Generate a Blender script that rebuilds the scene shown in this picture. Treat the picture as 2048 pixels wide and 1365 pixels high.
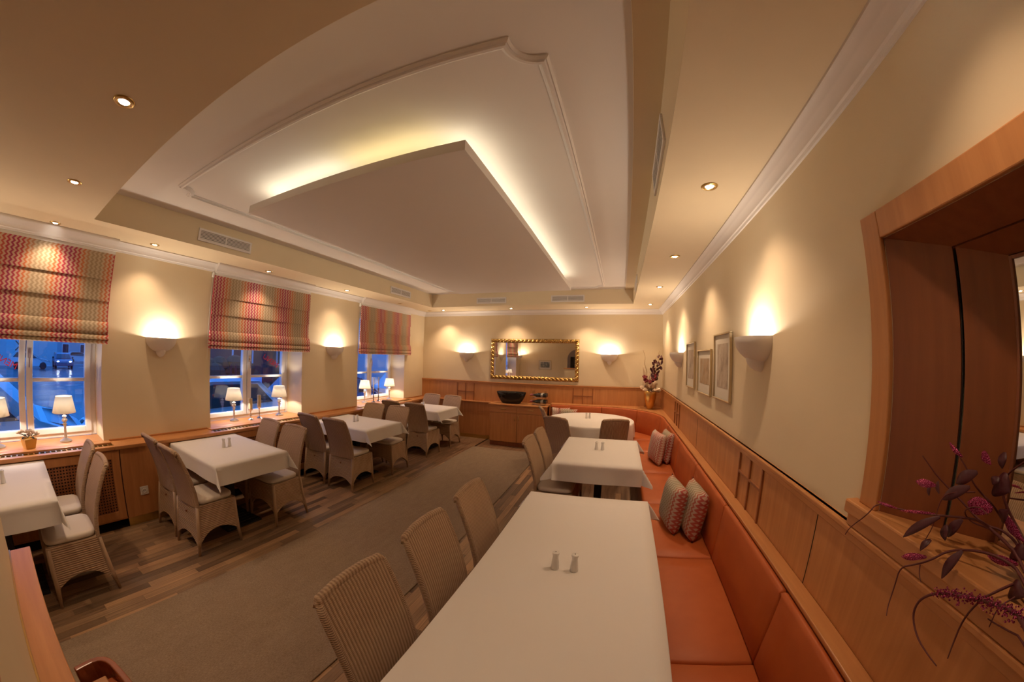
import bpy, bmesh, math, random
from math import pi, sin, cos, radians
from mathutils import Vector, Matrix

for o in list(bpy.data.objects):
    bpy.data.objects.remove(o)
scene = bpy.context.scene
COL = scene.collection
R0 = random.Random(7)

# ------------------------------------------------------------------ camera
# Stereographic-type fisheye, fitted to the straight edges of the room.
H = 1.75                                   # eye height
ROT = ((0.9534351487, 0.3005879359, 0.0246639415),
       (-0.0099002280, -0.0505409013, 0.9986729208),
       (-0.3014355697, 0.9524140434, 0.0452115827))    # right, up, forward in world axes
F_PX, K_PX = 691.2936820, 0.4714717769


def ray(px, py):
    x, y = px - 1024.0, -(py - 682.5)
    r = math.hypot(x, y) + 1e-9
    th = math.atan(r * K_PX / F_PX) / K_PX
    c = (sin(th) * x / r, sin(th) * y / r, cos(th))
    return Vector([sum(c[i] * ROT[i][j] for i in range(3)) for j in range(3)])


def at_x(p, x):
    d = ray(*p)
    return Vector((0, 0, H)) + d * (x / d.x)


cam_d = bpy.data.cameras.new('camera')
cam = bpy.data.objects.new('camera', cam_d)
COL.objects.link(cam)
r_, u_, f_ = (Vector(v) for v in ROT)
m = Matrix((r_, u_, -f_)).transposed().to_4x4()
m.translation = (0, 0, H)
cam.matrix_world = m
cam_d.type = 'PANO'
cam_d.sensor_fit = 'HORIZONTAL'
cam_d.sensor_width = 36.0
cam_d.sensor_height = 36.0 * 1365 / 2048
cam_d.clip_start = 0.01
cc = cam_d.cycles if hasattr(cam_d, 'cycles') and hasattr(cam_d.cycles, 'panorama_type') else cam_d
cc.panorama_type = 'FISHEYE_LENS_POLYNOMIAL'
cc.fisheye_fov = radians(200)
cc.fisheye_polynomial_k0 = 0.0
cc.fisheye_polynomial_k1 = -0.08233299230
cc.fisheye_polynomial_k2 = -3.874320598e-06
cc.fisheye_polynomial_k3 = 4.645432409e-05
cc.fisheye_polynomial_k4 = -7.688854576e-07
scene.camera = cam

# ------------------------------------------------------------------ world (dusk) + exposure
world = bpy.data.worlds.new('dusk_sky')
scene.world = world
world.use_nodes = True
bg = world.node_tree.nodes['Background']
bg.inputs['Color'].default_value = (0.03, 0.20, 0.75, 1)
bg.inputs['Strength'].default_value = 1.9

vs = scene.view_settings
vs.view_transform = 'Standard'
vs.look = 'None'
vs.exposure = 0.62
vs.gamma = 1.0
vs.use_curve_mapping = False
scene.cycles.use_denoising = True
scene.cycles.use_adaptive_sampling = True
scene.cycles.adaptive_threshold = 0.03
scene.cycles.max_bounces = 6
scene.cycles.diffuse_bounces = 4
scene.cycles.glossy_bounces = 3
scene.cycles.transmission_bounces = 4
scene.cycles.transparent_max_bounces = 8
scene.cycles.caustics_reflective = False
scene.cycles.caustics_refractive = False
scene.cycles.sample_clamp_indirect = 4.0

DOWN_W = 21.0        # downlight spot power
SCONCE_W = 9.5
TUBE_E = 5.5
LAMP_W = 6.0
WARM = (1.0, 0.70, 0.45)
WARM2 = (1.0, 0.84, 0.66)

# ------------------------------------------------------------------ materials
MATS = {}


def mat(name, color=(.8, .8, .8), rough=.6, metal=0.0, spec=.5, emit=None, estr=0.0):
    m = bpy.data.materials.new(name)
    m.use_nodes = True
    b = m.node_tree.nodes['Principled BSDF']
    b.inputs['Base Color'].default_value = (*color, 1)
    b.inputs['Roughness'].default_value = rough
    b.inputs['Metallic'].default_value = metal
    b.inputs['Specular IOR Level'].default_value = spec
    if emit:
        b.inputs['Emission Color'].default_value = (*emit, 1)
        b.inputs['Emission Strength'].default_value = estr
    MATS[name] = m
    return m


def nodes(m):
    nt = m.node_tree
    return nt, nt.nodes, nt.links, nt.nodes['Principled BSDF']


def coords(nt, scale=(1, 1, 1), which='Object', rot=(0, 0, 0)):
    tc = nt.nodes.new('ShaderNodeTexCoord')
    mp = nt.nodes.new('ShaderNodeMapping')
    mp.inputs['Scale'].default_value = scale
    mp.inputs['Rotation'].default_value = rot
    nt.links.new(tc.outputs[which], mp.inputs['Vector'])
    return mp.outputs['Vector']


def noise(nt, vec, scale=5.0, detail=4.0, rough=.55):
    n = nt.nodes.new('ShaderNodeTexNoise')
    n.inputs['Scale'].default_value = scale
    n.inputs['Detail'].default_value = detail
    n.inputs['Roughness'].default_value = rough
    if vec is not None:
        nt.links.new(vec, n.inputs['Vector'])
    return n.outputs['Fac']


def ramp(nt, fac, stops):
    r = nt.nodes.new('ShaderNodeValToRGB')
    el = r.color_ramp.elements
    while len(el) < len(stops):
        el.new(.5)
    for e, (p, c) in zip(el, stops):
        e.position = p
        e.color = (*c, 1)
    if fac is not None:
        nt.links.new(fac, r.inputs['Fac'])
    return r.outputs['Color']


def bump(nt, height, strength=.3, dist=.01):
    b = nt.nodes.new('ShaderNodeBump')
    b.inputs['Strength'].default_value = strength
    b.inputs['Distance'].default_value = dist
    nt.links.new(height, b.inputs['Height'])
    nt.links.new(b.outputs['Normal'], nt.nodes['Principled BSDF'].inputs['Normal'])


def mth(nt, op, a, b=None, c=None):
    n = nt.nodes.new('ShaderNodeMath')
    n.operation = op
    for i, v in enumerate((a, b, c)):
        if v is None:
            continue
        if isinstance(v, (int, float)):
            n.inputs[i].default_value = v
        else:
            nt.links.new(v, n.inputs[i])
    return n.outputs[0]


def paint(name, color, var=.04, rough=.75):
    m = mat(name, color, rough, spec=.25)
    nt, N, L, B = nodes(m)
    f = noise(nt, coords(nt), 2.2, 3)
    c2 = tuple(v * (1 - var) for v in color)
    L.new(ramp(nt, f, [(.3, c2), (.7, color)]), B.inputs['Base Color'])
    bump(nt, noise(nt, coords(nt), 90, 3), .06, .004)
    return m


def wood(name, dark, light, axis='Y', rough=.38, k=1.0, rnd=False):
    m = mat(name, light, rough, spec=.45)
    nt, N, L, B = nodes(m)
    s = [26 * k, 26 * k, 26 * k]
    s['XYZ'.index(axis)] = 1.6 * k
    v = coords(nt, tuple(s))
    if rnd:
        oi = N.new('ShaderNodeObjectInfo')
        ad = N.new('ShaderNodeVectorMath')
        ad.operation = 'ADD'
        cb = N.new('ShaderNodeCombineXYZ')
        L.new(mth(nt, 'MULTIPLY', oi.outputs['Random'], 53.0), cb.inputs[0])
        L.new(mth(nt, 'MULTIPLY', oi.outputs['Random'], 31.0), cb.inputs[1])
        L.new(v, ad.inputs[0])
        L.new(cb.outputs[0], ad.inputs[1])
        v = ad.outputs[0]
    f = noise(nt, v, 1.0, 5, .6)
    mid = tuple((a + b) / 2 for a, b in zip(dark, light))
    L.new(ramp(nt, f, [(.25, dark), (.5, mid), (.72, light)]), B.inputs['Base Color'])
    bump(nt, f, .04, .002)
    return m


wall_paint = paint('wall_paint', (.80, .67, .47))
white_paint = paint('ceiling_white', (.80, .75, .71), .02)
trim_white = paint('trim_white', (.82, .77, .74), .02, .5)
plaster = paint('plaster_white', (.84, .79, .75), .02, .6)
plastic_white = mat('plastic_white', (.82, .80, .77), .35)
window_white = mat('window_white', (.80, .79, .80), .3)
CH_D, CH_L = (.47, .195, .066), (.62, .285, .105)
wood_y = wood('cherry_wood_y', CH_D, CH_L, 'Y')
wood_x = wood('cherry_wood_x', CH_D, CH_L, 'X')
wood_z = wood('cherry_wood_z', CH_D, CH_L, 'Z')
wood_slat = wood('slat_cherry_wood', (.26, .09, .03), (.36, .13, .045), 'Z')
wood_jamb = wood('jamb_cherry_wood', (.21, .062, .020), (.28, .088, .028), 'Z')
wood_dark = wood('dark_cherry_wood', (.17, .05, .02), (.27, .085, .03), 'Z')
wood_red = wood('red_bent_wood', (.26, .07, .03), (.38, .12, .05), 'X', .25)
brass = mat('brass', (.62, .43, .16), .3, 1.0)
gold = mat('gold', (.75, .45, .14), .28, 1.0)
champagne = mat('champagne_gilt', (.58, .47, .30), .35, .8)
gilt = mat('gilt_wood', (.62, .42, .14), .3, 1.0)
nt, N, L, B = nodes(gilt)
L.new(ramp(nt, noise(nt, coords(nt), 60, 3), [(.35, (.16, .09, .03)), (.6, (.72, .48, .17))]), B.inputs['Base Color'])
silver = mat('silver', (.72, .68, .66), .18, 1.0)
darksilver = mat('dark_silver', (.25, .22, .21), .25, 1.0)
black_metal = mat('black_metal', (.012, .012, .014), .5)
dark_gap = mat('dark_gap', (.02, .013, .01), .8)
rubber = mat('rubber', (.02, .02, .022), .7)

# floor strips: each gets its own tone from its own random number
plank_mat = wood('walnut_strip', (.085, .046, .025), (.40, .26, .155), 'Y', .42, .8, True)
nt, N, L, B = nodes(plank_mat)
oi = N.new('ShaderNodeObjectInfo')
mx = N.new('ShaderNodeMixRGB')
mx.blend_type = 'MULTIPLY'
mx.inputs['Fac'].default_value = 1.0
src = B.inputs['Base Color'].links[0].from_socket
tone = ramp(nt, oi.outputs['Random'], [(0, (.50, .47, .45)), (.3, (.80, .77, .73)), (.65, (1.25, 1.2, 1.1)), (1, (1.75, 1.6, 1.38))])
L.new(src, mx.inputs[1])
L.new(tone, mx.inputs[2])
L.new(mx.outputs[0], B.inputs['Base Color'])
plank_field_mat = wood('walnut_strip_field', (.12, .06, .032), (.33, .20, .115), 'Y', .42)

carpet_mat = mat('carpet', (.25, .17, .11), .95, spec=.1)
nt, N, L, B = nodes(carpet_mat)
f = noise(nt, coords(nt, (150, 60, 100)), 1.0, 4, .75)
f2 = noise(nt, coords(nt, (9, 3, 3)), 2.0, 3)
mxv = mth(nt, 'MULTIPLY_ADD', f2, .2, mth(nt, 'MULTIPLY', f, .8))
L.new(ramp(nt, mxv, [(.3, (.19, .13, .085)), (.7, (.39, .29, .205))]), B.inputs['Base Color'])
bump(nt, f, .6, .006)

orange = mat('orange_leatherette', (.62, .165, .045), .48, spec=.35)
nt, N, L, B = nodes(orange)
L.new(ramp(nt, noise(nt, coords(nt), 4, 3), [(.3, (.46, .105, .026)), (.7, (.54, .135, .036))]), B.inputs['Base Color'])
bump(nt, noise(nt, coords(nt), 260, 2), .12, .002)

cloth = mat('white_tablecloth', (.80, .76, .73), .85, spec=.15)
nt, N, L, B = nodes(cloth)
bump(nt, noise(nt, coords(nt), 5, 3), .10, .01)
cushion_cloth = mat('cream_seat_cloth', (.66, .58, .50), .9, spec=.1)


def wicker(name, axis, period=.016):
    m = mat(name, (.34, .22, .135), .65, spec=.3)
    nt, N, L, B = nodes(m)
    tc = N.new('ShaderNodeTexCoord')
    sp = N.new('ShaderNodeSeparateXYZ')
    L.new(tc.outputs['Object'], sp.inputs[0])
    a = sp.outputs['XYZ'.index(axis)]
    w = mth(nt, 'SINE', mth(nt, 'MULTIPLY', a, 2 * pi / period))
    w = mth(nt, 'MULTIPLY_ADD', w, .5, .5)
    other = sp.outputs['Z'] if axis == 'X' else sp.outputs['X']
    w2 = mth(nt, 'MULTIPLY_ADD', mth(nt, 'SINE', mth(nt, 'MULTIPLY', other, 2 * pi / .006)), .12, w)
    n = noise(nt, coords(nt), 14, 3)
    hh = mth(nt, 'MULTIPLY_ADD', n, .3, w2)
    L.new(ramp(nt, hh, [(.0, (.29, .18, .11)), (.45, (.43, .285, .18)), (1.0, (.54, .38, .255))]), B.inputs['Base Color'])
    bump(nt, w2, .55, .006)
    return m


wick_x = wicker('wicker_upright_rib', 'X', .017)
wick_z = wicker('wicker_level_rib', 'Z', .015)
wick_edge = wicker('wicker_edge_braid', 'Z', .008)
leg_wood = wood('pale_chair_leg', (.34, .21, .12), (.46, .31, .20), 'Z')


# chevron textile: upright zigzag lines whose hue changes across the width
def chevron(name, uaxis, vaxis, band, line, zig, cols, fold=1.0):
    m = mat(name, (.6, .4, .3), .9, spec=.1)
    nt, N, L, B = nodes(m)
    tc = N.new('ShaderNodeTexCoord')
    sp = N.new('ShaderNodeSeparateXYZ')
    L.new(tc.outputs['Object'], sp.inputs[0])
    u, v = sp.outputs['XYZ'.index(uaxis)], sp.outputs['XYZ'.index(vaxis)]
    pp = mth(nt, 'PINGPONG', mth(nt, 'ADD', v, 20.0), zig)
    s = mth(nt, 'ADD', mth(nt, 'ADD', u, 20.0), mth(nt, 'MULTIPLY', pp, fold))
    ln = mth(nt, 'FRACT', mth(nt, 'DIVIDE', s, line))
    bd = mth(nt, 'FRACT', mth(nt, 'DIVIDE', s, band))
    base = ramp(nt, bd, cols[0])
    lite = ramp(nt, bd, cols[1])
    st = N.new('ShaderNodeMapRange')
    st.interpolation_type = 'SMOOTHSTEP'
    L.new(mth(nt, 'ABSOLUTE', mth(nt, 'SUBTRACT', ln, .5)), st.inputs[0])
    st.inputs[1].default_value = .17
    st.inputs[2].default_value = .33
    mx = N.new('ShaderNodeMixRGB')
    L.new(st.outputs[0], mx.inputs[0])
    L.new(base, mx.inputs[1])
    L.new(lite, mx.inputs[2])
    L.new(mx.outputs[0], B.inputs['Base Color'])
    bump(nt, noise(nt, coords(nt), 300, 2), .15, .002)
    return m


RED, ORG, PUR, OLV, CRM = (.50, .075, .095), (.60, .22, .10), (.36, .055, .14), (.40, .31, .215), (.66, .50, .30)
blind_mat = chevron('chevron_blind', 'Y', 'Z', .50, .042, .020, (
    [(0, OLV), (.22, OLV), (.34, ORG), (.48, RED), (.62, PUR), (.76, RED), (.88, ORG), (1, OLV)],
    [(0, (.53, .44, .325)), (.22, (.56, .47, .36)), (.34, (.62, .48, .36)), (.55, (.63, .43, .36)), (.85, (.62, .47, .36)), (1, (.53, .44, .325))]), 1.0)
pillow_mat = chevron('chevron_pillow', 'X', 'Z', .40, .034, .017, (
    [(0, (.30, .25, .17)), (.22, (.34, .25, .16)), (.36, (.44, .13, .09)), (.5, (.46, .10, .09)), (.64, (.44, .14, .09)), (.8, (.33, .26, .17)), (1, (.30, .25, .17))],
    [(0, (.47, .42, .32)), (.3, (.52, .44, .33)), (.5, (.62, .46, .38)), (.7, (.55, .44, .34)), (1, (.47, .42, .32))]), 1.0)
pillow_mat2 = chevron('chevron_pillow_pale', 'X', 'Z', .40, .036, .016, (
    [(0, (.52, .09, .10)), (.4, (.50, .14, .12)), (.6, (.62, .50, .40)), (1, (.52, .09, .10))],
    [(0, (.68, .55, .45)), (.5, (.68, .58, .48)), (1, (.68, .55, .45))]), 1.0)

glass = bpy.data.materials.new('window_glass')
glass.use_nodes = True
MATS['window_glass'] = glass
nt = glass.node_tree
nt.nodes.clear()
out = nt.nodes.new('ShaderNodeOutputMaterial')
tr = nt.nodes.new('ShaderNodeBsdfTransparent')
tr.inputs[0].default_value = (.93, .96, .97, 1)
gl = nt.nodes.new('ShaderNodeBsdfGlossy')
gl.inputs['Roughness'].default_value = .01
fr = nt.nodes.new('ShaderNodeFresnel')
gm_ = nt.nodes.new('ShaderNodeNewGeometry')
ior = nt.nodes.new('ShaderNodeMapRange')          # thin sheet: the rear face reflects like the front face
ior.inputs['To Min'].default_value = 1.9
ior.inputs['To Max'].default_value = 1 / 1.9
nt.links.new(gm_.outputs['Backfacing'], ior.inputs['Value'])
nt.links.new(ior.outputs[0], fr.inputs['IOR'])
mxs = nt.nodes.new('ShaderNodeMixShader')
nt.links.new(fr.outputs[0], mxs.inputs[0])
nt.links.new(tr.outputs[0], mxs.inputs[1])
nt.links.new(gl.outputs[0], mxs.inputs[2])
nt.links.new(mxs.outputs[0], out.inputs[0])
mirror_mat = mat('mirror_glass', (.90, .90, .88), .015, 1.0)
acrylic = glass

shade_mat = bpy.data.materials.new('lamp_shade_fabric')
shade_mat.use_nodes = True
nt = shade_mat.node_tree
B = nt.nodes['Principled BSDF']
B.inputs['Base Color'].default_value = (.85, .78, .66, 1)
B.inputs['Roughness'].default_value = .9
tl = nt.nodes.new('ShaderNodeBsdfTranslucent')
tl.inputs[0].default_value = (.95, .92, .84, 1)
mxs = nt.nodes.new('ShaderNodeMixShader')
mxs.inputs[0].default_value = .55
nt.links.new(B.outputs[0], mxs.inputs[1])
nt.links.new(tl.outputs[0], mxs.inputs[2])
nt.links.new(mxs.outputs[0], nt.nodes['Material Output'].inputs[0])

bulb_mat = mat('lit_bulb', (1, 1, 1), .5, emit=WARM2, estr=18.0)
halogen_mat = mat('lit_halogen', (1, 1, 1), .5, emit=(1, .9, .75), estr=30.0)
off_bulb = mat('unlit_halogen', (.25, .22, .19), .2)
tube_white = mat('lit_tube_white', (1, 1, 1), .5, emit=(1.0, .93, .70), estr=TUBE_E)
tube_yellow = mat('lit_tube_yellow', (1, 1, 1), .5, emit=(1.0, .80, .36), estr=TUBE_E * .9)
lamp_white = mat('white_lacquer', (.85, .83, .80), .5)
ceramic = mat('white_ceramic', (.80, .78, .75), .18)
wax = mat('cream_wax', (.72, .60, .36), .5)
wax_w = mat('white_wax', (.80, .77, .72), .45)
black_glaze = mat('black_glaze', (.012, .011, .011), .13)
bottle_mat = mat('dark_bottle', (.008, .010, .012), .06, spec=.8)
foil = mat('red_foil', (.30, .02, .03), .3)
label_mat = mat('bottle_label', (.42, .38, .32), .6)
burgundy = mat('burgundy_leaf', (.065, .006, .013), .45)
stem_mat = mat('burgundy_stem', (.12, .022, .022), .6)
glitter = mat('pink_glitter', (.80, .06, .25), .25, .5)
nt, N, L, B = nodes(glitter)
vo = N.new('ShaderNodeTexVoronoi')
vo.inputs['Scale'].default_value = 420
L.new(coords(nt), vo.inputs['Vector'])
L.new(ramp(nt, vo.outputs['Distance'], [(.15, (1.0, .22, .48)), (.7, (.40, .012, .09))]), B.inputs['Base Color'])
bump(nt, vo.outputs['Distance'], 1.0, .01)
pale_leaf = mat('champagne_leaf', (.66, .48, .33), .35, .3)
gold_twig = mat('gold_twig', (.45, .28, .12), .4, .6)
dark_red = mat('dark_red_petal', (.20, .015, .022), .6)
pot_mat = mat('ochre_pot', (.72, .40, .09), .4)
petal = mat('cream_petal', (.70, .55, .42), .7)
green_leaf = mat('dark_green_leaf', (.035, .06, .025), .6)
grey_steel = mat('grey_steel', (.35, .34, .33), .35, 1.0)
red_decal = mat('red_decal', (.55, .02, .025), .5)


def print_mat(name, stops, sc):
    m = mat(name, (.5, .45, .4), .7)
    nt, N, L, B = nodes(m)
    L.new(ramp(nt, noise(nt, coords(nt, (1, 1, .6)), sc, 6, .65), stops), B.inputs['Base Color'])
    return m


print_a = print_mat('faded_print', [(.3, (.22, .17, .13)), (.5, (.45, .36, .28)), (.7, (.60, .52, .43))], 9)
print_b = print_mat('autumn_print', [(.3, (.20, .14, .09)), (.5, (.44, .30, .18)), (.65, (.40, .36, .30)), (.8, (.62, .54, .45))], 11)
print_c = print_mat('dark_print', [(.35, (.04, .05, .05)), (.5, (.16, .18, .18)), (.7, (.70, .70, .68))], 6)
mat_board = mat('picture_mount', (.70, .64, .55), .8)

# ------------------------------------------------------------------ mesh builder
class MB:
    def __init__(s):
        s.v, s.f = [], []

    def add(s, vs, fs):
        o = len(s.v)
        s.v += [tuple(p) for p in vs]
        s.f += [tuple(i + o for i in f) for f in fs]
        return s

    def box(s, x0, x1, y0, y1, z0, z1):
        vs = [(x, y, z) for x in (x0, x1) for y in (y0, y1) for z in (z0, z1)]
        return s.add(vs, [(0, 1, 3, 2), (4, 6, 7, 5), (0, 4, 5, 1), (2, 3, 7, 6), (0, 2, 6, 4), (1, 5, 7, 3)])

    def prism(s, poly, w0, w1, axis='Z'):
        def P(a, b, w):
            return {'Z': (a, b, w), 'Y': (a, w, b), 'X': (w, a, b)}[axis]
        n = len(poly)
        vs = [P(a, b, w0) for a, b in poly] + [P(a, b, w1) for a, b in poly]
        fs = [tuple(range(n))[::-1], tuple(range(n, 2 * n))]
        fs += [(i, (i + 1) % n, n + (i + 1) % n, n + i) for i in range(n)]
        return s.add(vs, fs)

    def loft(s, rings, cap=True, closed=False):
        n = len(rings[0])
        vs = [p for r in rings for p in r]
        fs = []
        k = len(rings)
        for i in range(k if closed else k - 1):
            a, b = i * n, ((i + 1) % k) * n
            for j in range(n):
                fs.append((a + j, a + (j + 1) % n, b + (j + 1) % n, b + j))
        if cap and not closed:
            fs.append(tuple(range(n))[::-1])
            fs.append(tuple(range((k - 1) * n, k * n)))
        return s.add(vs, fs)

    def lathe(s, prof, n=20, c=(0, 0, 0), cap=True):
        rings = [[(c[0] + r * cos(2 * pi * j / n), c[1] + r * sin(2 * pi * j / n), c[2] + z) for j in range(n)] for r, z in prof]
        return s.loft(rings, cap)

    def tube(s, pts, rad, n=8):
        pts = [Vector(p) for p in pts]
        rr = rad if isinstance(rad, (list, tuple)) else [rad] * len(pts)
        rings = []
        prev = None
        for i, p in enumerate(pts):
            t = (pts[min(i + 1, len(pts) - 1)] - pts[max(i - 1, 0)])
            t = t.normalized() if t.length > 1e-9 else Vector((0, 0, 1))
            if prev is None:
                a = Vector((0, 0, 1)) if abs(t.z) < .9 else Vector((1, 0, 0))
                u = t.cross(a).normalized()
            else:
                u = (prev - t * prev.dot(t)).normalized()
            prev = u
            w = t.cross(u)
            rings.append([p + (u * cos(2 * pi * j / n) + w * sin(2 * pi * j / n)) * rr[i] for j in range(n)])
        return s.loft(rings)

    def ball(s, c, r, n=10, k=6, sc=(1, 1, 1)):
        rings = []
        for i in range(k + 1):
            a = -pi / 2 + pi * i / k
            q = max(cos(a), .02)
            rings.append([(c[0] + sc[0] * r * q * cos(2 * pi * j / n), c[1] + sc[1] * r * q * sin(2 * pi * j / n), c[2] + sc[2] * r * sin(a)) for j in range(n)])
        return s.loft(rings)

    def mesh(s, name):
        me = bpy.data.meshes.new(name)
        me.from_pydata(s.v, [], s.f)
        bm = bmesh.new()
        bm.from_mesh(me)
        bmesh.ops.recalc_face_normals(bm, faces=bm.faces)
        bm.to_mesh(me)
        bm.free()
        me.update()
        return me

    def build(s, name, material, parent=None, smooth=False, bevel=0, seg=2, loc=None, solid=0, subd=0, auto=None):
        me = s.mesh(name)
        return link(name, me, material, parent, smooth, bevel, seg, loc, solid, subd, auto)


def link(name, me, material, parent=None, smooth=False, bevel=0, seg=2, loc=None, solid=0, subd=0, auto=None):
    if material is not None and not me.materials:
        me.materials.append(material)
    o = bpy.data.objects.new(name, me)
    COL.objects.link(o)
    if parent is not None:
        o.parent = parent
    if loc is not None:
        o.location = loc
    if smooth or auto:
        for p in me.polygons:
            p.use_smooth = True
        if auto:
            me.set_sharp_from_angle(angle=radians(auto))
    if solid:
        md = o.modifiers.new('solid', 'SOLIDIFY')
        md.thickness = solid
        md.offset = 0
    if bevel:
        md = o.modifiers.new('bevel', 'BEVEL')
        md.width = bevel
        md.segments = seg
        md.limit_method = 'ANGLE'
        md.angle_limit = radians(40)
    if subd:
        md = o.modifiers.new('sub', 'SUBSURF')
        md.levels = md.render_levels = subd
    return o


def box(name, x0, x1, y0, y1, z0, z1, material, parent=None, bevel=0, **k):
    return MB().box(x0, x1, y0, y1, z0, z1).build(name, material, parent, bevel=bevel, **k)


def tag(o, label=None, cat=None, group=None, kind=None):
    if label:
        o['label'] = label
    if cat:
        o['category'] = cat
    if group:
        o['group'] = group
    if kind:
        o['kind'] = kind
    return o


def thing(name, label, cat, loc=(0, 0, 0), rz=0, group=None):
    o = bpy.data.objects.new(name, None)
    o.empty_display_size = .1
    COL.objects.link(o)
    o.location = loc
    o.rotation_euler = (0, 0, rz)
    return tag(o, label, cat, group)


def struct(o, label):
    o['kind'] = 'structure'
    o['label'] = label
    return o


def copy_tree(o, parent=None):
    c = o.copy()
    COL.objects.link(c)
    c.parent = parent
    for ch in list(o.children):
        copy_tree(ch, c)
    return c


def place(src, used, loc, rz, label, group=None):
    """first use moves the source itself, later uses copy it with its parts"""
    o = src if not used[0] else copy_tree(src)
    used[0] = True
    o.location = loc
    o.rotation_euler = (0, 0, rz)
    o['label'] = label
    if group:
        o['group'] = group
    return o


def point_light(name, loc, watts, color, radius, parent):
    d = bpy.data.lights.new(name, 'POINT')
    d.energy, d.color, d.shadow_soft_size = watts, color, radius
    o = bpy.data.objects.new(name, d)
    COL.objects.link(o)
    o.parent = parent
    o.location = loc
    return o


# ------------------------------------------------------------------ room dimensions (metres)
XL, XR, YB, YF = -4.25, .85, 6.77, -1.20
XP = -4.03                     # front of the radiator panelling on the window side
ZS, ZC = 2.70, 2.96            # soffit underside, ceiling
SX0, SX1, SY0, SY1 = -3.63, .255, .477, 6.05
TH = .38
WIN = [(-.57, .79), (1.99, 3.40), (4.61, 6.03)]
ZSILL, ZHEAD = .81, 2.50

# floor: slab + single strips
floor = struct(box('floor', XL - TH, XR + .7, YF - .2, YB + .2, -.10, -.008, dark_gap), 'dark laminate floor of narrow walnut-look strips')
PW = .068
strips = []
rows = [-4.03 + PW * i for i in range(int((XR + 4.03) / PW))]
for x in rows:
    if -2.63 < x < -1.42:
        continue                       # under the carpet runner
    y = YF - R0.random() * .5
    while y < YB:
        ln = R0.uniform(.34, .85)
        y0, y1 = max(y, YF), min(y + ln, YB)
        y += ln
        if y1 - y0 > .05:
            strips.append((x, y0, y1))


def strip_key(s):
    x, y0, y1 = s
    cx, cy = x + PW / 2, (y0 + y1) / 2
    hid = 0
    if cy < -.1 or cx > .28:
        hid = 30
    if cx > -.62 and cy < 2.7:
        hid = 20                       # under the large table
    if cx > -.62 and cy > 4.3:
        hid = 15
    return math.hypot(cx, cy) + hid


strips.sort(key=strip_key)
plank_me = MB().box(0, 1, 0, 1, -.007, 0).mesh('plank')
plank_me.materials.append(plank_mat)
for x, y0, y1 in strips[:298]:
    o = bpy.data.objects.new('plank', plank_me)
    COL.objects.link(o)
    o.parent = floor
    o.location = (x + .0006, y0 + .0006, R0.uniform(-.0004, 0))
    o.scale = (PW - .0012, y1 - y0 - .0012, 1)
mb = MB()
for x, y0, y1 in strips[298:]:
    mb.box(x + .0006, x + PW - .0006, y0 + .0006, y1 - .0006, -.007, -.0003)
for x in (-2.63, -2.03):
    mb.box(x, x + .6, YF, YB, -.007, -.0003)
tag(mb.build('plank_field', plank_field_mat, floor), kind='stuff')

carpet = tag(box('carpet_runner', -2.63, -1.335, -.55, 6.02, 0, .010, carpet_mat, bevel=.004),
             'long flat beige-brown carpet runner down the aisle', 'carpet')

# walls -------------------------------------------------------------------
mb = MB()
ys = [YF] + [v for w in WIN for v in w] + [YB]
for i in range(0, len(ys), 2):
    mb.box(XL - TH, XL, ys[i], ys[i + 1], 0, ZC + .1)
for a, b in WIN:
    mb.box(XL - TH, XL, a, b, 0, ZSILL - .03)
    mb.box(XL - TH, XL, a, b, ZHEAD, ZC + .1)
wall_left = struct(mb.build('wall_left', wall_paint), 'cream window wall with three deep window openings')
wall_back = struct(box('wall_back', XL - TH, XR + .7, YB, YB + .2, 0, ZC + .1, wall_paint), 'cream back wall with the gilt mirror')
NY0, NY1, NZ0, NZ1, NX = -.45, .985, 1.30, 2.117, 1.06     # niche in the right wall
mb = MB()
mb.box(XR, XR + .7, YF, NY0, 0, ZC + .1)
mb.box(XR, XR + .7, NY1, YB, 0, ZC + .1)
mb.box(XR, XR + .7, NY0, NY1, 0, NZ0 - .045)
mb.box(XR, XR + .7, NY0, NY1, NZ1, ZC + .1)
mb.box(NX + .02, XR + .7, NY0, NY1, NZ0 - .045, NZ1)
wall_right = struct(mb.build('wall_right', wall_paint), 'cream right wall above the orange bench')
wall_front = struct(box('wall_front', XL - TH, XR + .7, YF - .2, YF, 0, ZC + .1, wall_paint), 'cream wall behind the camera')

ap = [(-2.15, .005), (-1.15, .005)] + [(-1.65 + .5 * cos(pi * k / 12), 1.72 + .42 * sin(pi * k / 12)) for k in range(13)]
door = MB().prism(ap, YF, YF + .012, 'Y').build('door_1', paint('mauve_paint', (.30, .25, .25)))
struct(door, 'arched mauve doorway in the wall behind the camera')
box('dark_gap', -2.02, -1.80, YF + .012, YF + .016, .005, 1.80, dark_gap, door)

# low partition beside the camera
wall_part = struct(box('wall_partition', -2.12, -.55, -.27, -.115, 0, 1.32, wall_paint), 'low cream partition at the left foreground')
box('cap_board', -2.14, -.53, -.285, -.100, 1.32, 1.345, wood_x, wall_part, .004)
w = struct(box('trim_1', -2.12, -.55, -.115, -.045, 0, .83, wood_z), 'cherry panelling under the foreground ledge')
box('ledge_board', -2.13, -.54, -.112, -.020, .83, .852, wood_x, w, .004)
box('ledge_bead', -2.12, -.55, -.1145, -.108, .852, .859, brass, w)

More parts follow.
